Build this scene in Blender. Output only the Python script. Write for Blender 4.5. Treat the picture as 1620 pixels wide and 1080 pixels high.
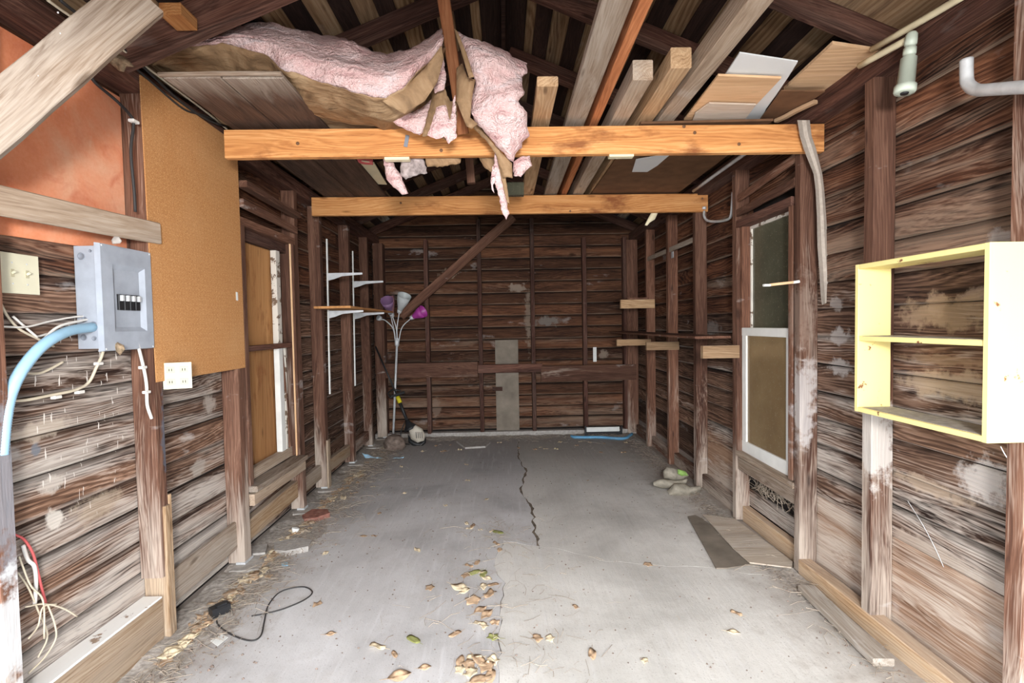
import bpy, math, random
from mathutils import Vector, Matrix, noise as mnoise
from mathutils.geometry import delaunay_2d_cdt
random.seed(7)
for o in list(bpy.data.objects): bpy.data.objects.remove(o)
SC = bpy.context.scene; COL = SC.collection

# ------------------------------------------------------------ camera, world, lights, exposure
FPX = 765.0; CAMH = 1.42; YAW, PITCH, ROLL = 0.016, 0.035, 0.018
Fv = Vector((math.sin(YAW)*math.cos(PITCH), math.cos(YAW)*math.cos(PITCH), -math.sin(PITCH)))
Rv = Vector((math.cos(YAW), -math.sin(YAW), 0)); Uv = Rv.cross(Fv)
R2 = Rv*math.cos(ROLL) - Uv*math.sin(ROLL); U2 = Uv*math.cos(ROLL) + Rv*math.sin(ROLL)
CP = Vector((0, 0, CAMH))
cd = bpy.data.cameras.new('camera'); cam = bpy.data.objects.new('camera', cd); COL.objects.link(cam)
cd.sensor_width = 36; cd.lens = FPX/1620*36; cd.clip_start = 0.02
m = Matrix((R2, U2, -Fv)).transposed().to_4x4(); m.translation = CP; cam.matrix_world = m
SC.camera = cam

def P(u, v, ax, val):
    "point of the plane ax = val seen at photo pixel (u, v)"
    d = Fv*FPX + R2*(u-810) - U2*(v-540)
    i = 'xyz'.index(ax); return CP + d*((val-CP[i])/d[i])

w = bpy.data.worlds.new('world'); SC.world = w; w.use_nodes = True
bgn = w.node_tree.nodes['Background']; bgn.inputs[0].default_value = (0.86, 0.93, 1.0, 1); bgn.inputs[1].default_value = 5.5

def area(name, loc, target, size, power, col=(1, 1, 1)):
    l = bpy.data.lights.new(name, 'AREA'); l.shape = 'RECTANGLE'; l.size, l.size_y = size; l.energy = power; l.color = col
    o = bpy.data.objects.new(name, l); COL.objects.link(o); o.location = loc
    o.rotation_euler = (Vector(target)-Vector(loc)).to_track_quat('-Z', 'Y').to_euler(); return o
area('flash_lamp', (0.15, -0.9, 1.75), (0.05, 4, 1.45), (0.4, 0.3), 80, (1.0, 0.96, 0.92))
SC.view_settings.view_transform = 'Standard'; SC.view_settings.look = 'None'
SC.view_settings.gamma = 1; SC.view_settings.use_curve_mapping = False; SC.view_settings.exposure = 0.75

# ------------------------------------------------------------ node helpers and materials
def s2l(c):
    return tuple(((x/255)/12.92 if x/255 <= .04045 else ((x/255+.055)/1.055)**2.4) for x in c)
class NT:
    def __init__(s, name, rough=.8, metal=0, spec=.3):
        s.m = bpy.data.materials.new(name); s.m.use_nodes = True; s.t = s.m.node_tree; s.t.nodes.clear()
        s.out = s.n('ShaderNodeOutputMaterial'); s.b = s.n('ShaderNodeBsdfPrincipled')
        s.l(s.b.outputs[0], s.out.inputs[0]); s.b.inputs['Roughness'].default_value = rough
        s.b.inputs['Metallic'].default_value = metal; s.b.inputs['Specular IOR Level'].default_value = spec
    def n(s, t): return s.t.nodes.new(t)
    def l(s, a, b): s.t.links.new(a, b)
    def put(s, v, inp):
        if isinstance(v, (int, float)): inp.default_value = v
        elif isinstance(v, tuple): inp.default_value = (v+(1,))[:len(inp.default_value)]
        else: s.l(v, inp)
    def math(s, op, a, b=0.0, c=None, clamp=False):
        n = s.n('ShaderNodeMath'); n.operation = op; n.use_clamp = clamp; s.put(a, n.inputs[0]); s.put(b, n.inputs[1])
        if c is not None: s.put(c, n.inputs[2])
        return n.outputs[0]
    def vmath(s, op, a, b):
        n = s.n('ShaderNodeVectorMath'); n.operation = op; s.put(a, n.inputs[0]); s.put(b, n.inputs[1]); return n.outputs[0]
    def mapr(s, v, a, b, c=0.0, d=1.0):
        n = s.n('ShaderNodeMapRange'); s.put(v, n.inputs[0])
        for i, x in enumerate((a, b, c, d)): n.inputs[i+1].default_value = x
        return n.outputs[0]
    def mapping(s, vec, scale, loc=(0, 0, 0), rot=(0, 0, 0)):
        n = s.n('ShaderNodeMapping'); s.l(vec, n.inputs[0]); n.inputs['Scale'].default_value = scale
        n.inputs['Location'].default_value = loc; n.inputs['Rotation'].default_value = rot; return n.outputs[0]
    def noise(s, vec, scale=1, detail=3, rough=.55, dist=0):
        n = s.n('ShaderNodeTexNoise'); s.l(vec, n.inputs['Vector']); n.inputs['Scale'].default_value = scale
        n.inputs['Detail'].default_value = detail; n.inputs['Roughness'].default_value = rough
        n.inputs['Distortion'].default_value = dist; return n.outputs[0]
    def voronoi(s, vec, scale=1, feature='F1'):
        n = s.n('ShaderNodeTexVoronoi'); s.l(vec, n.inputs['Vector']); n.inputs['Scale'].default_value = scale; n.feature = feature
        return n.outputs['Distance']
    def ramp(s, v, stops):
        n = s.n('ShaderNodeValToRGB'); s.put(v, n.inputs[0]); e = n.color_ramp.elements
        while len(e) < len(stops): e.new(.5)
        for el, (p, c) in zip(e, stops): el.position = p; el.color = tuple(c)+(1,)
        return n.outputs[0]
    def mix(s, f, a, b, mode='MIX'):
        n = s.n('ShaderNodeMix'); n.data_type = 'RGBA'; n.blend_type = mode
        s.put(f, n.inputs[0]); s.put(a, n.inputs[6]); s.put(b, n.inputs[7]); return n.outputs[2]
    def bump(s, h, strength=.4, dist=.004):
        n = s.n('ShaderNodeBump'); s.l(h, n.inputs['Height']); n.inputs['Strength'].default_value = strength
        n.inputs['Distance'].default_value = dist; s.l(n.outputs[0], s.b.inputs['Normal'])
    def n_sep(s, v, i):
        n = s.n('ShaderNodeSeparateXYZ'); s.l(v, n.inputs[0]); return n.outputs[i]
    def obj(s, rnd=True):
        c = s.n('ShaderNodeTexCoord').outputs['Object']
        if not rnd: return c
        r = s.n('ShaderNodeObjectInfo').outputs['Random']
        return s.vmath('ADD', c, s.vmath('MULTIPLY', (57., 31., 83.), s.comb(r)))
    def comb(s, v):
        n = s.n('ShaderNodeCombineXYZ'); [s.l(v, n.inputs[i]) for i in range(3)]; return n.outputs[0]
    def color(s, c): s.put(c, s.b.inputs['Base Color']); return s.m

def wood(name, dark, mid, light, bleach_lit=None, zr=None, amount=.5, contrast=1.0, rough=.85, bumpd=.003, sc=1.0, dust=0.0, spots=None, yr=None, rings=.32, patches=(), xdark=None, drips=None, edge=0.0):
    """wood whose grain runs along the local X axis; bleach = pale colour of weathering and painted light, stronger below zr and nearer yr"""
    t = NT(name, rough, 0, .2); v = t.obj()
    n1 = t.noise(t.mapping(v, (.75*sc, 4.5*sc, 4.5*sc)), 1, 2, .5)
    n2 = t.noise(t.mapping(v, (3.2*sc, 26*sc, 26*sc)), 1, 3, .6)
    sv = t.n('ShaderNodeSeparateXYZ'); t.l(v, sv.inputs[0])
    ring = t.math('ADD', t.math('MULTIPLY', t.math('ADD', sv.outputs[2], t.math('MULTIPLY', sv.outputs[1], .6)), 55.*sc), t.math('ADD', t.math('MULTIPLY', n1, 15.), t.math('MULTIPLY', n2, 2.2)))
    ring = t.math('ADD', t.math('MULTIPLY', t.math('SINE', t.math('MULTIPLY', ring, 6.283)), .5), .5)
    v2 = t.vmath('ADD', v, t.vmath('MULTIPLY', (0.0, .16, .16), t.comb(t.math('SUBTRACT', n1, .5))))
    band = t.noise(t.mapping(v2, (.9*sc, 15*sc, 15*sc), (5, 2, 8)), 1, 4, .62)
    grain = t.noise(t.mapping(v2, (5*sc, 230*sc, 230*sc)), 1, 2, .6)
    g = t.math('ADD', t.math('MULTIPLY', band, .62), t.math('MULTIPLY', grain, .38))
    g = t.math('ADD', g, t.math('MULTIPLY', t.math('SUBTRACT', ring, .5), rings*.45))
    g = t.math('MULTIPLY', t.mapr(g, .5-.19/contrast, .5+.19/contrast), 1.0, clamp=True)
    c = t.ramp(g, [(0, dark), (.5, mid), (1, light)])
    rnd = t.n('ShaderNodeObjectInfo').outputs['Random']
    c = t.mix(1.0, c, t.ramp(rnd, [(0, (.62, .60, .60)), (.5, (1, 1, 1)), (1, (1.3, 1.24, 1.18))]), 'MULTIPLY')
    pos = t.n('ShaderNodeNewGeometry').outputs['Position']
    if bleach_lit:
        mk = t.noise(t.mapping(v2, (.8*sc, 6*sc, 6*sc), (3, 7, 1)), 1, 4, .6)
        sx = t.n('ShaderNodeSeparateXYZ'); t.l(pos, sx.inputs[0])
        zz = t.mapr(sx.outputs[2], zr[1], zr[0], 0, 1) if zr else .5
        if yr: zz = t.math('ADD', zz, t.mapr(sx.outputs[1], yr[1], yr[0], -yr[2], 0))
        f = t.math('ADD', t.math('MULTIPLY', t.math('SUBTRACT', mk, .5), 4.2), t.math('MULTIPLY', t.math('SUBTRACT', zz, .5), 1.3))  # paler low and near: weathering, with brighter light painted into the colour
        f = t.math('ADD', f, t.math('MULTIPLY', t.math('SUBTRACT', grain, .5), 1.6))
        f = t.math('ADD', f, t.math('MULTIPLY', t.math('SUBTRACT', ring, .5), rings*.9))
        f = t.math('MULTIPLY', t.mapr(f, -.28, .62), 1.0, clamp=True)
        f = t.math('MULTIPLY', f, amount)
        c = t.mix(f, c, bleach_lit)
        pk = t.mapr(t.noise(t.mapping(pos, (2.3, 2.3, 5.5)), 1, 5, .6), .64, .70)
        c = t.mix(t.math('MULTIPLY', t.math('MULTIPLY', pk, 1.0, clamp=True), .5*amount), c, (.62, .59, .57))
    if edge:  # seam shadow along the board tops painted in, with a paler lower lip
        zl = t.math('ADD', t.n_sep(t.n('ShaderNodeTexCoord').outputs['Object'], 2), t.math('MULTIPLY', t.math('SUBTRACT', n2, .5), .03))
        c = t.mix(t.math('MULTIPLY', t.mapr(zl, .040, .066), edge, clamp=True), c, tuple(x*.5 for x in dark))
        c = t.mix(t.math('MULTIPLY', t.mapr(zl, -.058, -.070), edge*.6, clamp=True), c, bleach_lit or light)
    # dark knots
    kn = t.voronoi(t.mapping(v2, (2.6, 9, 9)), 1)
    kf = t.math('MULTIPLY', t.mapr(kn, .13, .05), 1.0, clamp=True)
    c = t.mix(t.math('MULTIPLY', kf, .65), c, tuple(x*.45 for x in dark))
    pn = None
    for (pc, pr, pcol, al) in patches:
        if pn is None: pn = t.math('SUBTRACT', t.noise(pos, 14, 5, .65), .5)
        d = t.n('ShaderNodeVectorMath'); d.operation = 'LENGTH'
        t.l(t.vmath('MULTIPLY', t.vmath('SUBTRACT', pos, tuple(pc)), tuple(1/x for x in pr)), d.inputs[0])
        f = t.math('MULTIPLY', t.mapr(t.math('ADD', d.outputs['Value'], t.math('MULTIPLY', pn, 3.2)), 1.25, .75), al, clamp=True)
        c = t.mix(f, c, pcol)
    if drips:
        d = t.n('ShaderNodeVectorMath'); d.operation = 'LENGTH'
        t.l(t.vmath('MULTIPLY', t.vmath('SUBTRACT', pos, tuple(drips[0])), tuple(1/x for x in drips[1])), d.inputs[0])
        dn = t.noise(t.mapping(pos, (0, 75, 11)), 1, 2, .5)
        f = t.math('MULTIPLY', t.math('LESS_THAN', d.outputs['Value'], 1.0), t.math('GREATER_THAN', dn, .665))
        c = t.mix(t.math('MULTIPLY', f, .85), c, s2l((226, 220, 212)))
    if xdark:
        f = t.math('ADD', t.n_sep(t.n('ShaderNodeTexCoord').outputs['Object'], 0), t.math('MULTIPLY', t.math('SUBTRACT', band, .5), .5))
        c = t.mix(t.math('MULTIPLY', t.mapr(f, xdark[0], xdark[1]), .92, clamp=True), c, t.mix(g, s2l((40, 28, 24)), s2l((92, 66, 52))))
    if spots:
        sp = t.math('MULTIPLY', t.mapr(t.noise(t.mapping(v, (3.2, 8, 8)), 1, 5, .6), .54, .68), 1.0, clamp=True)
        c = t.mix(t.math('MULTIPLY', sp, .8), c, spots)
    if dust:
        nz = t.n('ShaderNodeSeparateXYZ'); t.l(t.n('ShaderNodeNewGeometry').outputs['Normal'], nz.inputs[0])
        c = t.mix(t.math('MULTIPLY', t.mapr(nz.outputs[2], .4, .9), dust, clamp=True), c, (.42, .38, .35))
    t.color(c); t.bump(t.math('ADD', t.math('ADD', t.math('MULTIPLY', grain, .5), band), t.math('MULTIPLY', ring, .3)), .8, bumpd)
    return t.m

SRX, SLX = 1.72, -1.67
WH = s2l((190, 184, 180)); BG = s2l((112, 118, 128)); DK = s2l((70, 66, 66))
PR = [(P(1328, 533, 'x', SRX), (.05, .075, .035), WH, .85), (P(1326, 580, 'x', SRX), (.05, .075, .04), WH, .85), (P(1322, 480, 'x', SRX), (.05, .05, .03), WH, .6),
      (P(1560, 760, 'x', SRX), (.05, .10, .07), WH, .75), (P(1470, 770, 'x', SRX), (.05, .16, .03), s2l((180, 160, 140)), .6), (P(1600, 380, 'x', SRX), (.05, .08, .04), WH, .6),
      (P(1555, 1035, 'x', SRX), (.05, .012, .025), s2l((230, 228, 224)), .9), (P(1120, 520, 'x', SRX), (.05, .2, .06), s2l((140, 136, 132)), .5), (P(1480, 880, 'x', SRX), (.05, .2, .04), s2l((176, 160, 146)), .6),
      (P(1545, 470, 'x', SRX), (.05, .08, .03), s2l((170, 150, 134)), .55), (P(1480, 480, 'x', SRX), (.05, .05, .04), s2l((165, 142, 124)), .5),
      (P(1500, 495, 'x', SRX), (.05, .22, .06), s2l((164, 140, 114)), .65), (P(1500, 610, 'x', SRX), (.05, .24, .05), s2l((176, 154, 130)), .7), (P(1490, 570, 'x', SRX), (.05, .18, .02), s2l((150, 124, 100)), .6)]
PL = [(P(86, 820, 'x', SLX), (.05, .03, .04), s2l((214, 206, 196)), .8), (P(80, 765, 'x', SLX), (.05, .04, .03), s2l((196, 186, 176)), .7), (P(57, 713, 'x', SLX), (.05, .016, .02), BG, .8),
      (P(330, 640, 'x', SLX), (.05, .05, .06), s2l((176, 166, 156)), .7), (P(315, 740, 'x', SLX), (.05, .05, .04), s2l((176, 166, 156)), .7), (P(150, 800, 'x', SLX), (.05, .10, .05), s2l((184, 166, 144)), .5),
      (P(60, 680, 'x', SLX), (.05, .12, .03), s2l((190, 176, 160)), .6)]
PB = [(P(708, 434, 'y', 6.22), (.10, .05, .06), s2l((150, 130, 112)), .8), (P(818, 455, 'y', 6.22), (.10, .05, .05), s2l((150, 136, 122)), .75), (P(866, 508, 'y', 6.22), (.16, .05, .05), s2l((118, 112, 106)), .8),
      (P(836, 500, 'y', 6.22), (.04, .05, .35), s2l((140, 126, 112)), .6), (P(955, 560, 'y', 6.22), (.06, .05, .05), s2l((150, 136, 122)), .6), (P(690, 645, 'y', 6.22), (.06, .05, .12), s2l((130, 112, 98)), .6)]
PS = [(P(1272, 640, 'x', 1.63), (.08, .10, .22), s2l((186, 180, 178)), .7), (P(1262, 500, 'x', 1.63), (.08, .08, .2), s2l((150, 132, 120)), .4), (P(1385, 700, 'x', 1.63), (.1, .08, .16), s2l((196, 190, 184)), .75),
      (P(12, 760, 'x', -1.57), (.06, .12, .24), s2l((132, 134, 140)), .75), (P(30, 1000, 'x', -1.57), (.06, .10, .16), s2l((206, 206, 206)), .8), (P(264, 690, 'x', -1.57), (.02, .03, .20), s2l((86, 90, 100)), .85)]
M = {}
C3 = lambda *a: s2l(a)
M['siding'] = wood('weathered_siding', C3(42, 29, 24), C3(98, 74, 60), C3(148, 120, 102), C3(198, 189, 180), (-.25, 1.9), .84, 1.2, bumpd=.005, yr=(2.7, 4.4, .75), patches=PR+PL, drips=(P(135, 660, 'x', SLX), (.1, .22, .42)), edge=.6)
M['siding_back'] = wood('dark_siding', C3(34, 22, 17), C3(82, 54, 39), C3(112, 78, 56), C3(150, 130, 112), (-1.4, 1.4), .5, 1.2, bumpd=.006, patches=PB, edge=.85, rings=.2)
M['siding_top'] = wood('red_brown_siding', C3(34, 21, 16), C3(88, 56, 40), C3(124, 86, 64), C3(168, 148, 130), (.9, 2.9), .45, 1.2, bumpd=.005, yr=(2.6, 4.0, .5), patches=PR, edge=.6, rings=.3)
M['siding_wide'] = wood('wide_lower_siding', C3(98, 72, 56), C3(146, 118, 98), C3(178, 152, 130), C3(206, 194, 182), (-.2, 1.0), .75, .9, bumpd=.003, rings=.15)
M['stud'] = wood('brown_stud', C3(56, 36, 30), C3(102, 72, 58), C3(140, 106, 88), C3(196, 182, 168), (-.1, 1.3), .75, .9, bumpd=.002, yr=(2.6, 5.0, .35), patches=PS, rings=.15)
M['rafter'] = wood('dark_rafter', C3(40, 25, 21), C3(78, 52, 44), C3(112, 80, 68), C3(150, 130, 118), None, .15, 1.0, rings=.15)
M['batten'] = wood('dark_batten', C3(26, 18, 16), C3(48, 34, 30), C3(70, 52, 44), None, rings=.1)
M['ply_roof'] = wood('roof_plywood', C3(100, 74, 52), C3(148, 118, 88), C3(174, 146, 114), C3(150, 138, 120), None, .25, 1.0, sc=.6)
M['beam'] = wood('orange_beam', C3(150, 92, 52), C3(196, 138, 84), C3(222, 172, 118), None, spots=C3(112, 60, 34), contrast=.7, rings=.3)
M['grey_lumber'] = wood('grey_lumber', C3(118, 98, 82), C3(160, 142, 124), C3(186, 170, 154), C3(184, 176, 166), None, .4, .8, rings=.2)
M['tan_lumber'] = wood('tan_lumber', C3(124, 96, 70), C3(170, 140, 108), C3(198, 172, 140), C3(196, 184, 168), (0, 1), .35, .8, dust=.3, rings=.25)
M['red_lumber'] = wood('red_lumber', C3(112, 66, 42), C3(156, 100, 66), C3(186, 130, 92), None, contrast=.8, rings=.2)
M['dust_lumber'] = wood('dusty_board', C3(142, 128, 114), C3(172, 160, 146), C3(194, 184, 172), C3(200, 194, 186), None, .6, .7, sc=.9, rings=.2)
M['plywood'] = wood('orange_plywood', C3(128, 84, 50), C3(182, 132, 84), C3(204, 158, 108), None, contrast=.6, sc=.5, spots=C3(124, 72, 40), rings=.2)
M['newply'] = wood('pale_plywood', C3(176, 138, 104), C3(206, 172, 136), C3(222, 192, 160), None, contrast=.6, sc=.5, rings=.25)
M['platform'] = wood('platform_board', C3(96, 82, 74), C3(140, 126, 114), C3(168, 154, 142), C3(184, 174, 162), None, .7, 1.0, bumpd=.002, xdark=(.0, .24), rings=.15)

def plain(name, col, rough=.6, metal=0, var=.12, nscale=12, spec=.4, bump=0):
    t = NT(name, rough, metal, spec); v = t.obj()
    n = t.noise(v, nscale, 4)
    c = t.ramp(n, [(.25, tuple(x*(1-var*1.6) for x in col)), (.75, tuple(min(1, x*(1+var)) for x in col))])
    t.color(c)
    if bump: t.bump(n, .5, bump)
    return t.m
M['dark'] = plain('dark_backing', s2l((34, 28, 26)), .95)
M['bark'] = plain('ground_dirt', s2l((120, 108, 96)), .95, 0, .4, 30, .1, .01)
M['metal_grey'] = plain('painted_grey_steel', s2l((158, 164, 174)), .5, 0, .10, 14)
M['fluff'] = plain('dirty_grey_fluff', s2l((164, 152, 150)), 1.0, 0, .4, 30, .05, .02)
M['dirt'] = plain('dusty_litter', s2l((172, 164, 156)), .95, 0, .3, 45, .1, .012)
M['metal_dark'] = plain('dull_grey_steel', s2l((124, 130, 140)), .5, 0, .1)
M['metal_light'] = plain('galvanised_steel', s2l((208, 210, 212)), .42, .25, .12, 20)
M['white_paint'] = plain('white_paint', s2l((226, 226, 222)), .5, 0, .07, 10)
M['chipped_white'] = None
M['black'] = plain('black_plastic', s2l((36, 36, 38)), .45, 0, .1)
M['black_cable'] = plain('black_rubber', s2l((52, 50, 50)), .6, 0, .1)
M['ivory'] = plain('ivory_plastic', s2l((212, 208, 184)), .4, 0, .05)
M['ivory_cable'] = plain('ivory_cable', s2l((206, 194, 172)), .55, 0, .08)
M['white_cable'] = plain('white_cable', s2l((218, 214, 208)), .5, 0, .06)
M['blue_tube'] = plain('blue_plastic_tube', s2l((152, 190, 214)), .45, 0, .07)
M['blue'] = plain('blue_plastic', s2l((98, 160, 200)), .5, 0, .1)
M['red_cable'] = plain('red_cable', s2l((196, 92, 92)), .5, 0, .05)
M['pvc'] = plain('pale_green_plastic', s2l((190, 200, 186)), .35, 0, .06)
M['cream'] = plain('cream_plastic', s2l((222, 212, 180)), .45, 0, .06)
M['switch_cream'] = plain('aged_cream_plastic', s2l((184, 178, 150)), .4, 0, .05)
M['felt'] = plain('grey_felt', s2l((172, 162, 152)), .95, 0, .1, 60, .1, .002)
M['paper'] = plain('white_paper', s2l((226, 226, 222)), .8, 0, .05)
M['cement'] = plain('cement', s2l((170, 164, 158)), .95, 0, .2, 40, .1, .006)
M['rock'] = plain('rough_rock', s2l((132, 116, 106)), .95, 0, .35, 18, .1, .02)
M['brick_red'] = plain('red_brick', s2l((150, 104, 92)), .95, 0, .3, 30, .1, .006)
M['nest'] = plain('mud_nest', s2l((150, 130, 106)), .95, 0, .35, 60, .1, .01)
M['grey_panel'] = plain('grey_board', s2l((132, 122, 110)), .9, 0, .22, 6, .1)
M['brown_board'] = plain('brown_hardboard', s2l((112, 80, 56)), .8, 0, .2, 10)
M['white_sheet'] = plain('white_laminate', s2l((232, 236, 238)), .45, 0, .04, 3)
M['lamp_white'] = plain('frosted_white_shade', s2l((190, 194, 194)), .4)
M['lamp_pink'] = plain('dusty_pink_shade', s2l((160, 116, 120)), .45)
M['lamp_lilac'] = plain('lilac_shade', s2l((132, 100, 134)), .45)
M['lamp_magenta'] = plain('magenta_shade', s2l((168, 64, 150)), .4)
M['yellow_grip'] = plain('yellow_plastic', s2l((212, 196, 40)), .5)
M['bulb'] = plain('beige_plastic', s2l((206, 196, 180)), .5)
M['twig'] = plain('dry_straw', s2l((164, 150, 134)), .9, 0, .2, 30)
M['leaf_brown'] = plain('dry_brown_leaf', s2l((186, 156, 126)), .85, 0, .3, 40)
M['leaf_tan'] = plain('dry_tan_leaf', s2l((222, 204, 172)), .85, 0, .2, 40)
M['leaf_green'] = plain('green_leaf', s2l((150, 152, 92)), .8, 0, .2, 40)
M['shoe'] = plain('dusty_cloth', s2l((150, 142, 128)), .95, 0, .25, 25, .1, .004)
M['green'] = plain('green_cloth', s2l((128, 160, 84)), .9, 0, .2, 40)

def chipped(name, paint, under, thr=.62, sc=9):
    t = NT(name, .5); v = t.obj(); n = t.noise(v, sc, 6, .65); n2 = t.noise(t.mapping(v, (2, 40, 40)), 1, 3)
    f = t.math('MULTIPLY', t.mapr(n, thr, thr+.03), 1.0, clamp=True)
    c = t.mix(t.math('MULTIPLY', n2, .18), paint, tuple(x*.75 for x in paint))
    t.color(t.mix(f, c, under)); t.bump(f, -.4, .002); return t.m
M['yellow'] = chipped('chipped_yellow_paint', s2l((236, 219, 150)), s2l((120, 74, 50)), .635, 16)
M['chipped_white'] = chipped('chipped_white_paint', s2l((232, 230, 226)), s2l((150, 128, 110)), .60, 12)
M['old_white'] = chipped('peeling_white_paint', s2l((214, 208, 198)), s2l((112, 92, 76)), .53, 14)

def mat_orange():
    t = NT('orange_board', .85); v = t.obj(False)
    n = t.noise(v, 2.2, 6, .62, .4); n2 = t.noise(v, 7, 4, .6, 1.0); n3 = t.noise(v, 90, 2)
    c = t.ramp(n, [(.3, s2l((206, 110, 66))), (.5, s2l((228, 140, 94))), (.68, s2l((226, 164, 128)))])
    c = t.mix(t.math('MULTIPLY', t.mapr(n2, .55, .75), .6, clamp=True), c, s2l((200, 98, 54)))
    c = t.mix(t.math('MULTIPLY', t.mapr(n2, .36, .26), .4, clamp=True), c, s2l((226, 190, 164)))
    t.color(t.mix(.08, c, n3)); t.bump(n2, .3, .002); return t.m
M['orange'] = mat_orange()
def mat_hardboard():
    t = NT('tan_pegboard', .8); v = t.obj(False)
    n = t.noise(v, 260, 2); n2 = t.noise(v, 3, 4)
    c = t.ramp(n, [(.3, s2l((166, 112, 64))), (.7, s2l((206, 154, 102)))])
    c = t.mix(t.math('MULTIPLY', t.mapr(n2, .45, .8), .35, clamp=True), c, s2l((206, 164, 118)))
    sx = t.mapping(v, (40, 40, 40)); fr = t.n('ShaderNodeVectorMath'); fr.operation = 'FRACTION'; t.l(sx, fr.inputs[0])
    s = t.n('ShaderNodeSeparateXYZ'); t.l(fr.outputs[0], s.inputs[0])
    d = t.math('ADD', t.math('POWER', t.math('SUBTRACT', s.outputs[1], .5), 2.0), t.math('POWER', t.math('SUBTRACT', s.outputs[2], .5), 2.0))
    h = t.math('LESS_THAN', d, .008)
    t.color(t.mix(t.math('MULTIPLY', h, .45), c, s2l((226, 190, 140)))); return t.m
M['hardboard'] = mat_hardboard()
def mat_pink():
    t = NT('pink_fibreglass', 1.0, 0, .05); v = t.obj(False)
    a = t.mapping(v, (5, 7, 16)); n = t.noise(a, 1, 6, .62, .8); n2 = t.noise(v, 60, 3, .7)
    c = t.ramp(n, [(.28, s2l((206, 154, 156))), (.42, s2l((232, 190, 188))), (.55, s2l((240, 208, 206))), (.7, s2l((236, 218, 222)))])
    t.color(t.mix(.12, c, n2)); t.bump(t.math('ADD', n, t.math('MULTIPLY', n2, .8)), 1.0, .032); return t.m
M['pink'] = mat_pink()
def mat_kraft():
    t = NT('kraft_paper', .75, 0, .3); v = t.obj(False)
    n = t.noise(v, 5, 5, .6, 1.2); n2 = t.noise(t.mapping(v, (8, 30, 8)), 1, 4)
    c = t.ramp(n, [(.3, s2l((98, 76, 54))), (.5, s2l((146, 118, 88))), (.75, s2l((176, 150, 118)))])
    t.color(c); t.bump(t.math('ADD', n, n2), .7, .02); return t.m
M['kraft'] = mat_kraft()
def mat_concrete(name, cols, streak):
    t = NT(name, .85, 0, .25); g = t.n('ShaderNodeNewGeometry').outputs['Position']
    n = t.noise(g, 1.1, 6, .6, .3); n2 = t.noise(g, 9, 5, .65); n3 = t.noise(g, 120, 3)
    st = t.noise(t.mapping(g, (28, 2.5, 1), (0, 0, 0), (0, 0, -.55)), 1, 3)
    rnd = t.n('ShaderNodeObjectInfo').outputs['Random']
    c = t.ramp(n, [(.32, cols[0]), (.52, cols[1]), (.7, cols[2])])
    c = t.mix(t.math('MULTIPLY', t.mapr(n2, .55, .8), .35, clamp=True), c, s2l((158, 148, 138)))
    c = t.mix(t.math('MULTIPLY', t.mapr(st, .55, .72), streak, clamp=True), c, s2l((208, 206, 206)))
    c = t.mix(t.math('MULTIPLY', t.math('LESS_THAN', n3, .36), .35), c, s2l((116, 108, 102)))
    s = t.n('ShaderNodeSeparateXYZ'); t.l(g, s.inputs[0])
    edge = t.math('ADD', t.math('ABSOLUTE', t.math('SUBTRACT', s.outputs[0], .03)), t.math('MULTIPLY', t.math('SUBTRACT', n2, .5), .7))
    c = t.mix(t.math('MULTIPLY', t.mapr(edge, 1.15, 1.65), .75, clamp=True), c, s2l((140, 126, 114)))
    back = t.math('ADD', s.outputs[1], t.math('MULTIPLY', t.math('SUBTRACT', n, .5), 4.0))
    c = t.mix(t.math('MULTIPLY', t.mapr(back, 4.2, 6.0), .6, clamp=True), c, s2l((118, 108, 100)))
    t.color(c); t.bump(t.math('ADD', t.math('ADD', t.math('MULTIPLY', n3, .3), n2), t.math('MULTIPLY', st, .7)), .45, .006); return t.m
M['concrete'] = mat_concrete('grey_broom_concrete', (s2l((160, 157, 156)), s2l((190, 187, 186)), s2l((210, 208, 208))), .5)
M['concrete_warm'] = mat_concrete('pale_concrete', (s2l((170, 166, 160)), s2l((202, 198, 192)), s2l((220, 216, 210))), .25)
def mat_glass(name, c1, c2):
    t = NT(name, .22, 0, .5); v = t.obj(False)
    n = t.noise(v, 2.0, 4); n2 = t.noise(t.mapping(v, (30, 30, 3)), 1, 4); n3 = t.noise(v, 120, 2)
    c = t.ramp(n, [(.3, c1), (.7, c2)])
    c = t.mix(t.math('MULTIPLY', t.mapr(n2, .55, .8), .18, clamp=True), c, s2l((150, 146, 126)))
    c = t.mix(t.math('MULTIPLY', t.math('GREATER_THAN', n3, .7), .35), c, s2l((190, 186, 160)))
    t.color(c); return t.m
M['glass_top'] = mat_glass('dusty_green_glass', s2l((66, 66, 54)), s2l((92, 92, 76)))
M['glass_low'] = mat_glass('dusty_brown_glass', s2l((104, 84, 58)), s2l((134, 114, 84)))

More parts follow.
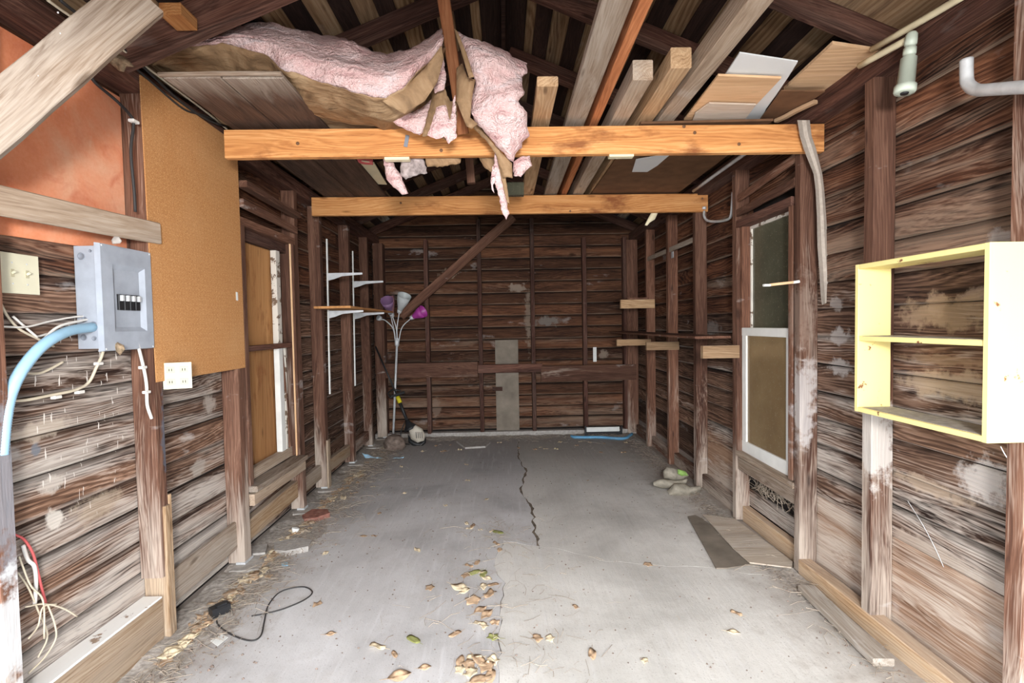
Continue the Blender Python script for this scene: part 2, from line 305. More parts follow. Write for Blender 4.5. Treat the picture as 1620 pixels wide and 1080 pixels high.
# ------------------------------------------------------------ object helpers
W = {}
def link(o, world=None, parent=None):
    COL.objects.link(o); world = world or Matrix.Identity(4)
    if parent is not None: o.parent = parent; o.matrix_basis = W[parent.name].inverted() @ world
    else: o.matrix_basis = world
    W[o.name] = world; return o
def tag(o, label=None, cat=None, group=None, kind=None):
    for k, v in (('label', label), ('category', cat), ('group', group), ('kind', kind)):
        if v: o[k] = v
    return o
def thing(name, loc, label, cat, group=None):
    o = bpy.data.objects.new(name, None); o.empty_display_size = .05
    link(o, Matrix.Translation(Vector(loc))); return tag(o, label, cat, group)
def mesh(name, vs, fs, mat, parent=None, world=None, smooth=False, local=False):
    """vs in world coordinates unless local"""
    vs = [Vector(v) for v in vs]
    if world is None:
        c = sum(vs, Vector())/len(vs); c.z = min(v.z for v in vs); world = Matrix.Translation(c)
    if not local:
        inv = world.inverted(); vs = [inv @ v for v in vs]
    me = bpy.data.meshes.new(name); me.from_pydata([tuple(v) for v in vs], [], fs); me.validate(); me.update()
    if smooth: me.polygons.foreach_set('use_smooth', [True]*len(me.polygons))
    me.materials.append(M[mat] if isinstance(mat, str) else mat)
    return link(bpy.data.objects.new(name, me), world, parent)
def frame(p0, p1, up):
    x = (Vector(p1)-Vector(p0)).normalized(); z = Vector(up); z = (z-x*z.dot(x)).normalized(); y = z.cross(x)
    m = Matrix((x, y, z)).transposed().to_4x4(); m.translation = Vector(p0); return m
def lum_geo(L, w, t, seg=4, jit=.002, ch=.004, bow=0):
    ch = min(ch, w*.3, t*.3); a, b = t/2, w/2
    prof = [(-a+ch, -b), (a-ch, -b), (a, -b+ch), (a, b-ch), (a-ch, b), (-a+ch, b), (-a, b-ch), (-a, -b+ch)]
    vs = []; fs = []
    for i in range(seg+1):
        s = i/seg; dz = bow*math.sin(math.pi*s)+random.uniform(-jit, jit); dy = random.uniform(-jit, jit)*.5; k = 1+random.uniform(-jit, jit)*2
        for (y, z) in prof: vs.append((s*L, y+dy, z*k+dz))
    for i in range(seg):
        for j in range(8):
            k = (j+1) % 8; fs.append((i*8+j, i*8+k, i*8+8+k, i*8+8+j))
    fs.append(tuple(range(7, -1, -1))); fs.append(tuple(seg*8+j for j in range(8)))
    return vs, [f[::-1] for f in fs]
def lum(name, p0, p1, w, t, mat, parent=None, up=(0, 0, 1), seg=4, jit=.002, ch=.004, bow=0):
    """timber from p0 to p1 (centre line), w along up, t across"""
    L = (Vector(p1)-Vector(p0)).length; vs, fs = lum_geo(L, w, t, seg, jit, ch, bow)
    return mesh(name, vs, fs, mat, parent, frame(p0, p1, up), local=True)
def box(name, a, b, mat, parent=None, ch=.002):
    """axis aligned chamfered box; grain along longest side"""
    a, b = Vector(a), Vector(b); lo = Vector(map(min, a, b)); hi = Vector(map(max, a, b)); d = hi-lo; c = (lo+hi)/2
    i = max(range(3), key=lambda k: d[k])
    e = [Vector((1, 0, 0)), Vector((0, 1, 0)), Vector((0, 0, 1))]
    up = e[2] if i != 2 else e[0]; ui = 2 if i != 2 else 0; ti = 3-i-ui
    return lum(name, c-e[i]*d[i]/2, c+e[i]*d[i]/2, d[ui], d[ti], mat, parent, up, 1, 0, ch)
def smooth_path(pts, n=6):
    pts = [Vector(p) for p in pts]
    if len(pts) < 3: return pts
    q = [pts[0]*2-pts[1]]+pts+[pts[-1]*2-pts[-2]]; out = []
    for i in range(1, len(q)-2):
        for k in range(n):
            t = k/n; a, b, c, d = q[i-1], q[i], q[i+1], q[i+2]
            out.append(.5*((2*b)+(c-a)*t+(2*a-5*b+4*c-d)*t*t+(3*b-a-3*c+d)*t**3))
    return out+[pts[-1]]
def tube_geo(pts, r, sides=8, base=0):
    vs = []; fs = []; n = len(pts); up = None
    for i, p in enumerate(pts):
        d = (pts[min(i+1, n-1)]-pts[max(i-1, 0)]).normalized()
        if up is None: up = d.orthogonal().normalized()
        up = (up-d*up.dot(d)).normalized(); s = d.cross(up)
        rr = r[i] if isinstance(r, list) else r
        for k in range(sides):
            a = 2*math.pi*k/sides; vs.append(p+up*math.cos(a)*rr+s*math.sin(a)*rr)
    for i in range(n-1):
        for k in range(sides):
            k2 = (k+1) % sides; fs.append((base+i*sides+k, base+i*sides+k2, base+(i+1)*sides+k2, base+(i+1)*sides+k))
    fs.append(tuple(base+k for k in range(sides-1, -1, -1))); fs.append(tuple(base+(n-1)*sides+k for k in range(sides)))
    return vs, fs
def tube(name, pts, r, mat, parent=None, sides=8, sm=6):
    p = smooth_path(pts, sm) if sm else [Vector(q) for q in pts]
    vs, fs = tube_geo(p, r, sides); return mesh(name, vs, fs, mat, parent, smooth=True)
def lathe(name, p0, axis, prof, mat, parent=None, sides=20):
    """prof = [(distance along axis, radius)]"""
    ax = Vector(axis).normalized(); pts = [Vector(p0)+ax*h for h, r in prof]
    up = ax.orthogonal().normalized(); s = ax.cross(up); vs = []; fs = []
    for (h, r), p in zip(prof, pts):
        for k in range(sides):
            a = 2*math.pi*k/sides; vs.append(p+(up*math.cos(a)+s*math.sin(a))*max(r, .0004))
    n = len(prof)
    for i in range(n-1):
        for k in range(sides):
            k2 = (k+1) % sides; fs.append((i*sides+k, i*sides+k2, (i+1)*sides+k2, (i+1)*sides+k))
    fs.append(tuple(range(sides-1, -1, -1))); fs.append(tuple((n-1)*sides+k for k in range(sides)))
    return mesh(name, vs, fs, mat, parent, smooth=True)
def prism(name, poly, vec, mat, parent=None, world=None):
    """polygon (world points) extruded by vec"""
    n = len(poly); vec = Vector(vec); vs = [Vector(p) for p in poly]+[Vector(p)+vec for p in poly]
    fs = [tuple(range(n)), tuple(range(2*n-1, n-1, -1))]+[(i, i+n, (i+1) % n+n, (i+1) % n) for i in range(n)]
    return mesh(name, vs, fs, mat, parent, world)
def inside(p, poly):
    c = False; j = len(poly)-1
    for i in range(len(poly)):
        a, b = poly[i], poly[j]
        if (a[1] > p[1]) != (b[1] > p[1]) and p[0] < (b[0]-a[0])*(p[1]-a[1])/(b[1]-a[1])+a[0]: c = not c
        j = i
    return c
def grid2d(poly, step, wob=0):
    """triangulated interior of a 2-D outline: points, border distance, triangles, border length"""
    bd = []
    for i in range(len(poly)):
        a, b = Vector(poly[i]), Vector(poly[(i+1) % len(poly)]); k = max(1, int((b-a).length/step))
        for j in range(k):
            p = a.lerp(b, j/k)
            if wob and j: p = p+Vector((random.uniform(-wob, wob), random.uniform(-wob, wob)))
            bd.append(p)
    nb = len(bd); pts = list(bd)
    x0, x1 = min(p.x for p in bd), max(p.x for p in bd); y0, y1 = min(p.y for p in bd), max(p.y for p in bd)
    y = y0
    def bdist(p): return min((p-q).length for q in bd)
    dist = [0.0]*nb
    while y < y1:
        x = x0
        while x < x1:
            p = Vector((x+random.uniform(-.2, .2)*step, y+random.uniform(-.2, .2)*step))
            if inside(p, bd):
                d = bdist(p)
                if d > step*.5: pts.append(p); dist.append(d)
            x += step
        y += step
    r = delaunay_2d_cdt([Vector((p.x, p.y)) for p in pts], [(i, (i+1) % nb) for i in range(nb)], [], 0, 1e-5)
    tris = [t for t in r[2] if inside((r[0][t[0]]+r[0][t[1]]+r[0][t[2]])/3, bd)]
    return r[0], [min((p-q).length for q in bd) for p in r[0]], tris, bd
def pillow(name, poly, Y, thick, mat, parent=None, step=7, bulge=.03, nz=.015, nfreq=9, wob=0, back=True):
    """a lump whose outline seen from the door is poly; Y = distance (number or function of u, v)"""
    pts, ds, tris, bd = grid2d(poly, step, wob); f = Y if callable(Y) else (lambda u, v: Y); mx = max(ds) or 1
    front = []; backv = []
    for p, d in zip(pts, ds):
        y = f(p.x, p.y); k = math.sqrt(min(1, d/mx)); q = P(p.x, p.y, 'y', y)
        nn = mnoise.fractal(q*nfreq, 1.0, 2.0, 4)
        front.append(P(p.x, p.y, 'y', y-bulge*k+nz*nn)); backv.append(P(p.x, p.y, 'y', y+thick*(.25+.75*k)))
    n = len(front); vs = front+backv; fs = [tuple(t) for t in tris]+[tuple(i+n for i in reversed(t)) for t in tris]
    cnt = {}
    for t in tris:
        for i in range(3):
            e = (t[i], t[(i+1) % 3]); cnt[e] = 1
    for (a, b) in list(cnt):
        if (b, a) not in cnt: fs.append((b, a, a+n, b+n))
    return mesh(name, vs, fs, mat, parent, smooth=True)

# ------------------------------------------------------------ setting
XL, XR = -1.57, 1.62            # room faces of the studs
SL, SR = -1.67, 1.72            # siding faces
YB = 6.22; XC = .03
SLOPE = .408; ZAP = 3.23        # rafter lower edge at the ridge

def struct(name, vs, fs, mat): return tag(mesh(name, vs, fs, mat), kind='structure')
def sbox(name, a, b, mat): return tag(box(name, a, b, mat), kind='structure')

# floor: base of dirt with three cast slabs parted by cracks
fl = sbox('floor', (-1.80, -.2, -.12), (1.85, 6.4, -.007), 'bark')
def G(u, v): return P(u, v, 'z', 0)
def jag(pts, amp=.012, step=.05):
    out = []
    for a, b in zip(pts[:-1], pts[1:]):
        n = max(1, int((b-a).length/step))
        for i in range(n): out.append(a.lerp(b, i/n)+Vector((random.uniform(-amp, amp), random.uniform(-amp, amp), 0)) if i else a)
    return out+[pts[-1]]
crA = jag([Vector((.14, 6.3, 0))]+[G(*p) for p in ((820, 700), (821, 725), (832, 742), (824, 775), (841, 800), (846, 835), (851, 863))])
crB = jag([G(851, 863), G(825, 860), G(796, 856)])
crC = jag([G(796, 856), G(782, 895), G(800, 922), G(792, 960), G(790, 1075)])+[Vector((-.06, -.1, 0))]
crD = jag([G(851, 863), G(900, 872), G(960, 888), G(1010, 892), G(1120, 897), G(1240, 915)])+[Vector((1.74, 2.55, 0))]
def shift(pts, dx, dy, amp=.0): return [p+Vector((dx+random.uniform(-amp, amp), dy+random.uniform(-amp, amp), 0)) for p in pts]
def slab(poly, top, mt='concrete_warm'): return prism('slab', [Vector((p.x, p.y, top)) for p in poly], (0, 0, -.0065), mt, fl)
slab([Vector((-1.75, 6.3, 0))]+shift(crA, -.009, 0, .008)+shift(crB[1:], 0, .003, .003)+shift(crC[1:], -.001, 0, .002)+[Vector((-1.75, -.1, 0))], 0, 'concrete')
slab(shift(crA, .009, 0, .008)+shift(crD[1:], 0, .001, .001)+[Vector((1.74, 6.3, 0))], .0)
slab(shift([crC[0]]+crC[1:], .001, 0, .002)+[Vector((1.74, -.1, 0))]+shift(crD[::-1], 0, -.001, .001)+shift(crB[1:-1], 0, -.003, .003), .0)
sbox('trim_1', (-6, -7, -.3), (6, -.21, -.03), 'cement')                       # driveway before the door

def slabx(name, x0, x1, y0, y1, z0, z1, mat): return sbox(name, (x0, y0, z0), (x1, y1, z1), mat)
wl = slabx('wall_left', SL-.06, SL-.03, -.1, 6.4, -.1, 2.62, 'dark')
wr = slabx('wall_right', SR+.03, SR+.06, -.1, 6.4, -.1, 2.62, 'dark')
poly = [Vector((SL-.06, YB+.05, -.1)), Vector((SR+.06, YB+.05, -.1)), Vector((SR+.06, YB+.05, 2.6)), Vector((XC, YB+.05, 3.42)), Vector((SL-.06, YB+.05, 2.6))]
wb = tag(prism('wall_back', poly, (0, .03, 0), 'dark'), kind='structure')
wf = sbox('wall_front', (SL-.06, 0, 2.02), (SR+.06, .06, 3.5), 'siding')
WIN_L = (3.0, 3.66, .46, 2.05); WIN_R = (2.76, 3.34, .50, 2.06)

def courses(wall, x, win, side, z0, first=None):
    z = z0; pitch = .146; i = 0
    while z < 2.52:
        h = pitch+random.uniform(-.006, .006); spans = [(.2, YB)]
        if first and i == 0: h = first
        zc = z+h/2
        if z+h > win[2] and z < win[3]: spans = [(.2, win[0]-.02), (win[1]+.02, YB)]
        # butt joints
        out = []
        for a, b in spans:
            if b-a > 3.2 and random.random() < .8: c = random.choice((2.2, 3.7, 4.2, 4.9)); c = min(max(c, a+.4), b-.4); out += [(a, c-.003), (c+.003, b)]
            else: out.append((a, b))
        for a, b in out:
            dx = random.uniform(-.004, .004); dz = random.uniform(-.005, .005)
            mat = 'siding_top' if z > 1.55+random.uniform(-.1, .1) else 'siding'
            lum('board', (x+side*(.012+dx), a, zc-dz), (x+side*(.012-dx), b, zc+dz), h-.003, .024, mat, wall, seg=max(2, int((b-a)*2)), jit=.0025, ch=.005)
        z += h; i += 1
courses(wl, SL, WIN_L, -1, .03)
# right wall: hole in the second course of the window bay
def right_wall():
    z = .02; i = 0
    while z < 2.52:
        h = .146+random.uniform(-.006, .006)
        if i == 0: h = .42
        zc = z+h/2; spans = [(.2, YB)]
        if i == 0: spans = [(.2, 2.64), (3.42, 4.09), (4.095, YB)]
        if z+h > WIN_R[2] and z < WIN_R[3]: spans = [(.2, WIN_R[0]-.02), (WIN_R[1]+.02, YB)]
        out = []
        for a, b in spans:
            if b-a > 3.2 and random.random() < .8: c = random.choice((2.19, 3.4, 4.1, 4.8)); c = min(max(c, a+.4), b-.4); out += [(a, c-.003), (c+.003, b)]
            else: out.append((a, b))
        for a, b in out:
            dx = random.uniform(-.004, .004); dz = random.uniform(-.006, .006)
            mat = 'siding_top' if z > 1.5+random.uniform(-.1, .1) else ('siding_wide' if i == 0 and a < 4 else 'siding')
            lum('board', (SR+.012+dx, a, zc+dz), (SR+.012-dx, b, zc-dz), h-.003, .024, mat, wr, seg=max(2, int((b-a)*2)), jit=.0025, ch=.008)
        z += h; i += 1
right_wall()
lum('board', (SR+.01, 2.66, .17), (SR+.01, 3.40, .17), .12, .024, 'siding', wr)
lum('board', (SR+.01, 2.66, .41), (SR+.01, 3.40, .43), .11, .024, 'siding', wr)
z = .08
while z < 3.35:
    h = .146+random.uniform(-.006, .006); zt = z+h
    hw = (SR-SL)/2 if zt < 2.6 else max(.05, (3.42-zt)/SLOPE)
    a, b = XC-hw, XC+hw; js = [a]+sorted(random.sample((-.97, -.3, .36, 1.02), 1 if random.random() < .6 else 0))+[b] if hw > 1.2 else [a, b]
    for p, q in zip(js[:-1], js[1:]):
        dy = random.uniform(-.004, .004); dz = random.uniform(-.004, .004)
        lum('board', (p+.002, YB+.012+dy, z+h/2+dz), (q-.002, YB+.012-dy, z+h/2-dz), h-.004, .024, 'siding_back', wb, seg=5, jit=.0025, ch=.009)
    z += h

# studs, plates, sills
def stud(wall, x0, x1, y0, y1, z0, z1, mat='stud', name='stud', lean=0):
    return lum(name, ((x0+x1)/2, (y0+y1)/2+lean, z0), ((x0+x1)/2, (y0+y1)/2, z1), abs(x1-x0), abs(y1-y0), mat, wall, up=(1, 0, 0), seg=5, jit=.0015)
ZP = 2.46
RS = [(1.47, 1.53), (2.10, 2.16), (2.62, 2.675), (3.355, 3.41), (4.06, 4.12), (4.74, 4.80), (5.46, 5.52)]
LS = [(1.49, 1.55), (2.18, 2.24), (2.86, 2.94), (3.71, 3.77), (4.20, 4.27), (4.97, 5.04), (5.66, 5.73)]
for i, (a, b) in enumerate(RS): stud(wr, XR, SR-.002, a, b, .0 if i > 3 else .01, ZP)
for i, (a, b) in enumerate(LS): stud(wl, XL, SL+.002, a, b, .30 if i == 1 else .03, ZP)
stud(wl, XL+.01, SL+.002, 2.20, 2.235, 0, .62, 'tan_lumber', 'stud_splice')
box('stud_splice', (XL, 2.243, 0), (XL-.09, 2.262, .66), 'tan_lumber', wl)
box('stud_splice', (XL+.001, 4.205, .0), (XL+.016, 4.268, .44), 'tan_lumber', wl)
stud(wl, -1.50, -1.62, 6.08, 6.14, .03, ZP); stud(wr, 1.56, 1.70, 6.10, 6.2, .02, ZP)
for x in (-.97, -.30, .37, 1.03, 1.545): stud_o = lum('stud', (x, YB-.05, .05), (x, YB-.05, 2.75 if abs(x) < .5 else 2.5), .05, .10, 'rafter', wb, up=(1, 0, 0), seg=6, jit=.002)
box('stud', (-1.58, YB-.1, .03), (-1.50, YB-.002, ZP), 'rafter', wb)
for nm, wall, x0, x1 in (('top_plate', wl, XL, SL), ('top_plate', wr, XR, SR)):
    box(nm, (x0, .06, ZP), (x1, YB, ZP+.05), 'rafter', wall); box(nm, (x0, .06, ZP+.052), (x1, YB, ZP+.10), 'rafter', wall)
box('sill_plate', (SL+.01, YB-.1, .0), (SR, YB-.002, .06), 'cement', wb)
# base plates
lum('baseboard_right', (XR+.035, 1.0, .032), (XR+.03, 2.62, .045), .09, .07, 'tan_lumber', seg=6); bpy.data.objects['baseboard_right']['kind'] = 'structure'
for y0, y1, zt in ((2.68, 3.35, .11), (3.42, 4.05, .12), (4.13, 4.73, .12), (4.81, 5.45, .12), (5.53, 6.1, .12)):
    lum('base_blocking', (SR-.03, y0, zt/2), (SR-.03, y1, zt/2), zt, .05, 'tan_lumber' if y0 < 3 else 'stud', wr)
lum('sill_plank', (SL+.045, 1.56, .11), (SL+.05, 2.19, .105), .20, .075, 'tan_lumber', wl, seg=5)
lum('white_plank', (SL+.046, 1.4, .218), (SL+.05, 2.18, .212), .088, .010, 'chipped_white', wl, up=(1, 0, 0))
lum('base_blocking', (SL+.03, 2.27, .17), (SL+.05, 2.86, .20), .16, .022, 'grey_lumber', wl, seg=5)
lum('base_blocking', (SL+.04, 2.95, .17), (SL+.04, 3.70, .19), .13, .05, 'tan_lumber', wl)
lum('base_blocking', (SL+.04, 3.78, .17), (SL+.04, 4.19, .17), .12, .04, 'grey_lumber', wl)
lum('base_blocking', (SL+.04, 4.28, .17), (SL+.04, 4.96, .16), .11, .05, 'tan_lumber', wl)
lum('base_blocking', (SL+.04, 5.05, .15), (SL+.04, 5.65, .15), .11, .05, 'stud', wl)
# metal post feet on the left studs
for (a, b) in LS[2:]+[(6.08, 6.14)]:
    x = XL if a < 6 else -1.5
    box('post_foot', (x-.05, a-.006, -.002), (x+.006, b+.006, .035), 'metal_light', wl)
for (a, b) in LS[2:]+[(6.08, 6.14)]:
    prism('footing_block', [Vector((-1.62, a-.08, 0)), Vector((-1.46, a-.06, 0)), Vector((-1.48, b+.07, 0)), Vector((-1.63, b+.06, 0))], (0, 0, .022), 'cement', wl)

# back rail, grey panel, diagonal brace
box('rail', P(607, 575, 'y', YB-.13), P(756, 595, 'y', YB-.102)+Vector((0, .028, 0)), 'stud', wb)
box('rail', P(756, 577, 'y', YB-.13), P(858, 588, 'y', YB-.102)+Vector((0, .028, 0)), 'rafter', wb)
box('rail', P(856, 579, 'y', YB-.14), P(1006, 600, 'y', YB-.11)+Vector((0, .035, 0)), 'stud', wb)
gp = box('plywood_patch', P(783, 538, 'y', YB-.025), P(822, 684, 'y', YB-.025)+Vector((0, .02, 0)), 'grey_panel', wb)
box('rail', P(779, 612, 'y', YB-.05), P(795, 618, 'y', YB-.04), 'rafter', wb)
a, b = P(812, 343, 'y', YB-.12), P(634, 500, 'y', YB-.12)
lum('diagonal_brace', a, b, .115, .03, 'stud', wb, up=(0, 0, 1))
box('white_plate', P(938, 549, 'y', YB-.003), P(944, 572, 'y', YB-.01), 'paper', wb)

# roof
ce = tag(bpy.data.objects.new('ceiling', None), kind='structure'); link(ce)
th = math.atan(SLOPE); cs, sn = math.cos(th), math.sin(th)
def roofpt(side, s, y, h):   # s down the slope from the ridge, h above the rafters' lower edge
    return Vector((XC+side*(s*cs+h*sn), y, ZAP-s*sn+h*cs))
for (yy, mt) in [(1.47, 'rafter'), (2.10, 'rafter'), (2.66, 'rafter'), (3.38, 'rafter'), (4.10, 'rafter'), (4.80, 'rafter'), (5.49, 'rafter'), (6.12, 'rafter'), (.8, 'rafter'), (.2, 'rafter')]:
    for sd in (-1, 1):
        hc, hw_ = (.022, .155) if (yy == 2.10 and sd < 0) else (.05, .10)
        lum('rafter', roofpt(sd, .02, yy, hc), roofpt(sd, 1.80 if hw_ > .1 else 1.95, yy, hc), hw_, .045, mt, ce, up=(sd*sn, 0, cs), seg=3)
    if 2.5 < yy < 3: pass
for sd in (-1, 1):
    s = .005
    lum('ridge_batten', roofpt(sd, .0, -.1, .113), roofpt(sd, .0, 6.3, .113), .12, .02, 'batten', ce, up=(sd*cs, 0, -sn), seg=8)
    while s < 1.9:
        lum('roof_batten', roofpt(sd, s+.05, .0, .113), roofpt(sd, s+.05, 6.3, .113), .098, .022, 'batten', ce, up=(sd*cs, 0, -sn), seg=8, jit=.002)
        s += .205 if s > .1 else .16
    for k in range(3):
        y0, y1 = -.1+k*2.2, -.1+(k+1)*2.2-.004
        c0, c1 = roofpt(sd, 1.02, y0, .133), roofpt(sd, 1.02, y1, .133)
        lum('roof_panel', c0, c1, 2.24, .014, 'ply_roof', ce, up=(sd*cs, 0, -sn), seg=1, jit=0)
prism('ridge_board', [Vector((XC-.012, -.1, ZAP+.02)), Vector((XC+.012, -.1, ZAP+.02)), Vector((XC+.012, -.1, ZAP+.2)), Vector((XC-.012, -.1, ZAP+.2))], (0, 6.4, 0), 'batten', ce)
# thin sheet nailed under the front rafters on the right, lying over the eaves
lum('roof_panel', roofpt(1, 1.45, 1.50, .09), roofpt(1, 1.45, 2.07, .09), .72, .010, 'ply_roof', ce, up=(cs, 0, -sn), seg=1)

# ------------------------------------------------------------ windows
def window(name, y0, y1, z0, z1, xin, side, mat_f):
    o = tag(bpy.data.objects.new(name, None), kind='structure'); link(o, Matrix.Translation((xin, y0, z0))); return o
w1 = window('window_1', *WIN_L, XL, -1, 'stud'); y0, y1, z0, z1 = WIN_L; zm = 1.28
box('jamb', (XL+.004, y0-.05, z0), (SL-.02, y0-.01, z1), 'stud', w1); box('jamb', (XL+.004, y1+.005, z0), (SL-.02, y1+.045, z1), 'stud', w1)
box('head', (XL-.002, y0-.05, z1), (SL-.02, y1+.05, z1+.05), 'stud', w1)
lum('head_board', (XL+.01, y0-.05, z1+.13), (XL+.01, y1+.05, z1+.11), .05, .03, 'stud', w1); lum('head_board', (XL+.02, y0-.05, z1+.24), (XL+.02, y1+.05, z1+.22), .04, .06, 'stud', w1)
lum('window_sill', (XL-.01, y0-.05, z0-.02), (XL-.01, y1+.05, z0-.03), .035, .11, 'grey_lumber', w1); lum('window_sill', (XL-.0, y0-.05, z0-.085), (XL-.0, y1+.05, z0-.09), .07, .05, 'grey_lumber', w1)
xs = SL+.03
box('sash_rail', (xs, y0, zm), (xs+.045, y1, zm+.035), 'rafter', w1); box('sash_rail', (xs-.02, y0, z1-.07), (xs+.02, y1, z1), 'rafter', w1)
box('sash_rail', (xs-.02, y0, z0), (xs+.02, y1, z0+.07), 'grey_lumber', w1)
for (a, b) in ((zm+.035, z1-.07), (z0+.07, zm)):
    box('sash_stile', (xs-.02, y1-.16, a), (xs+.02, y1-.10, b), 'old_white' if b > 1.5 else 'white_paint', w1)
    box('sash_stile', (xs-.01, y0, a), (xs+.02, y0+.05, b), 'rafter', w1)
lum('broken_stile', (xs+.01, y1-.075, z0+.07), (xs, y1-.03, zm), .03, .02, 'old_white', w1, up=(0, 1, 0))
lum('broken_stile', (xs+.01, y1-.02, z0+.07), (xs, y1-.08, zm), .02, .02, 'stud', w1, up=(0, 1, 0))
box('window_stop', (XL-.02, y1-.012, z0), (XL-.01, y1+.003, z1), 'newply', w1)
lum('plywood_panel', (SL-.012, (y0+y1)/2-.06, z0), (SL-.012, (y0+y1)/2-.06, zm), y1-y0-.1, .012, 'plywood', w1, up=(0, 1, 0), jit=0)
lum('plywood_panel', (SL-.012, (y0+y1)/2-.06, zm+.01), (SL-.012, (y0+y1)/2-.06, z1), y1-y0-.1, .012, 'plywood', w1, up=(0, 1, 0), jit=0)
box('backing_board', (SL-.028, y0-.02, z0-.02), (SL-.022, y1+.02, z1+.02), 'dark', w1)

w2 = window('window_2', *WIN_R, XR, 1, 'stud'); y0, y1, z0, z1 = WIN_R; zm = 1.37
box('jamb', (XR+.01, y0-.05, z0), (SR+.02, y0-.01, z1), 'stud', w2); box('jamb', (XR-.002, y1+.0, z0), (SR+.02, y1+.012, z1), 'stud', w2)
box('jamb', (XR+.02, y1-.035, zm), (SR, y1-.003, z1), 'stud', w2)
box('head', (XR+.0, y0-.05, z1), (SR+.02, y1+.01, z1+.05), 'rafter', w2)
lum('head_board', (XR+.01, y0-.08, z1+.12), (XR+.01, y1+.01, z1+.10), .05, .02, 'stud', w2); lum('head_board', (XR+.02, y0-.08, z1+.26), (XR+.02, y1+.01, z1+.20), .05, .02, 'stud', w2)
lum('window_sill', (XR+.045, y0-.08, z0-.02), (XR+.045, y1+.01, z0-.01), .035, .10, 'grey_lumber', w2); lum('window_sill', (XR+.03, y0-.08, z0-.09), (XR+.03, y1+.01, z0-.08), .09, .035, 'grey_lumber', w2)
xs = XR+.035
def sash(x, a, b, c, d, mat, glass, wd=.055, t=.03):
    s = box('lower_sash' if mat == 'white_paint' else 'upper_sash', (x, a, c), (x+t, b, c+wd*1.5), mat, w2)
    for q in ((a, a+wd), (b-wd, b)): box('sash_stile', (x+.001, q[0], c+wd*1.5), (x+t, q[1], d-wd), mat, w2)
    box('sash_rail', (x, a, d-wd), (x+t, b, d), mat, w2)
    g = box('pane', (x+t*.4, a+wd*.8, c+wd), (x+t*.4+.004, b-wd*.8, d-wd*.8), glass, w2); return s
sash(xs, y0, y1, z0, zm, 'white_paint', 'glass_low')
sash(xs+.04, y0, y1-.03, zm-.03, z1, 'old_white', 'glass_top', .02)
box('backing_board', (SR+.022, y0-.02, z0-.02), (SR+.028, y1+.02, z1+.02), 'dark', w2)

# ------------------------------------------------------------ left wall things
ob = thing('wall_panel', (SL+.01, 1.8, 1.75), 'orange stained board panel fixed to the left wall above the breaker box', 'panel')
prism('panel_board', [Vector((SL+.006, y, z)) for y, z in ((.9, 1.74), (1.3, 1.735), (1.7, 1.75), (2.172, 1.765), (2.172, 2.44), (.9, 2.44))], (.009, 0, 0), 'orange', ob)
tag(lum('horizontal_plank', (XL+.012, 1.0, 1.815), (XL+.012, 2.235, 1.86), .095, .02, 'grey_lumber', seg=5), 'grey weathered horizontal plank nailed across the orange panel', 'plank')
hb = prism('hardboard_panel', [Vector((XL+.002, 2.19, 1.19)), Vector((XL+.002, 2.935, 1.19)), Vector((XL+.002, 2.935, 2.52)), Vector((XL+.002, 2.17, 2.535))], (.005, 0, 0), 'hardboard')
tag(hb, 'tall tan pegboard panel nailed to the left studs beside the breaker box', 'panel')
tag(lum('paper_scrap', P(375, 462, 'x', XL+.009), P(375, 475, 'x', XL+.009), .02, .002, 'paper', up=(0, 1, 0), seg=1), 'small white torn paper scrap on the tan pegboard panel', 'paper')
# the big near brace
tag(lum('diagonal_plank', P(-60, 236, 'y', 1.36), P(226, -6, 'y', 1.60), .125, .035, 'grey_lumber', seg=6, ch=.003), 'big grey weathered diagonal plank crossing the top left corner', 'plank')

# breaker box
bx = thing('breaker_box', (-1.6, 2.04, 1.36), 'grey steel breaker box with four black breakers beside the pegboard panel', 'breaker box')
y0, y1, z0, z1, xf = 1.915, 2.172, 1.355, 1.755, -1.555
box('enclosure', (SL+.004, y0, z0), (xf-.022, y1, z1), 'metal_grey', bx, .003)
def facex(name, ya, yb, za, zb, x0, x1, mat, parent, ch=.002): return box(name, (x0, ya, za), (x1, yb, zb), mat, parent, ch)
# cover as a frame with a recessed pressed tray
cy0, cy1, cz0, cz1 = y0-.012, y1+.004, z0-.012, z1+.012
ry0, ry1, rz0, rz1 = 1.962, 2.135, 1.42, 1.69
def ring(x, a, b, c, d): return [Vector((x, a, c)), Vector((x, b, c)), Vector((x, b, d)), Vector((x, a, d))]
vs = ring(xf-.021, cy0, cy1, cz0, cz1)+ring(xf, cy0+.003, cy1-.003, cz0+.003, cz1-.003)+ring(xf, ry0, ry1, rz0, rz1)+ring(xf-.014, ry0+.018, ry1-.018, rz0+.018, rz1-.018)
fs = []
for L in range(3):
    for k in range(4): k2 = (k+1) % 4; fs.append((L*4+k, L*4+k2, L*4+4+k2, L*4+4+k))
fs.append((12, 13, 14, 15))
mesh('cover', vs, fs, 'metal_grey', bx)
for k in range(4):
    ya = 1.992+k*.030
    b = facex('breaker', ya, ya+.026, 1.508, 1.572, xf-.0145, xf-.004, 'black', bx); facex('toggle', ya+.006, ya+.02, 1.545, 1.568, xf-.006, xf+.006, 'metal_light', b)
for (xx, zz, r) in ((-1.635, 1.715, .014), (-1.60, 1.735, .006), (-1.635, 1.47, .011), (-1.60, 1.45, .012), (-1.64, 1.40, .012), (-1.60, 1.395, .009)):
    lathe('knockout', (xx, y0-.0005, zz), (0, -1, 0), [(0, r), (.0015, r), (.002, r*.85), (.001, r*.8)], 'metal_dark', bx, 16)
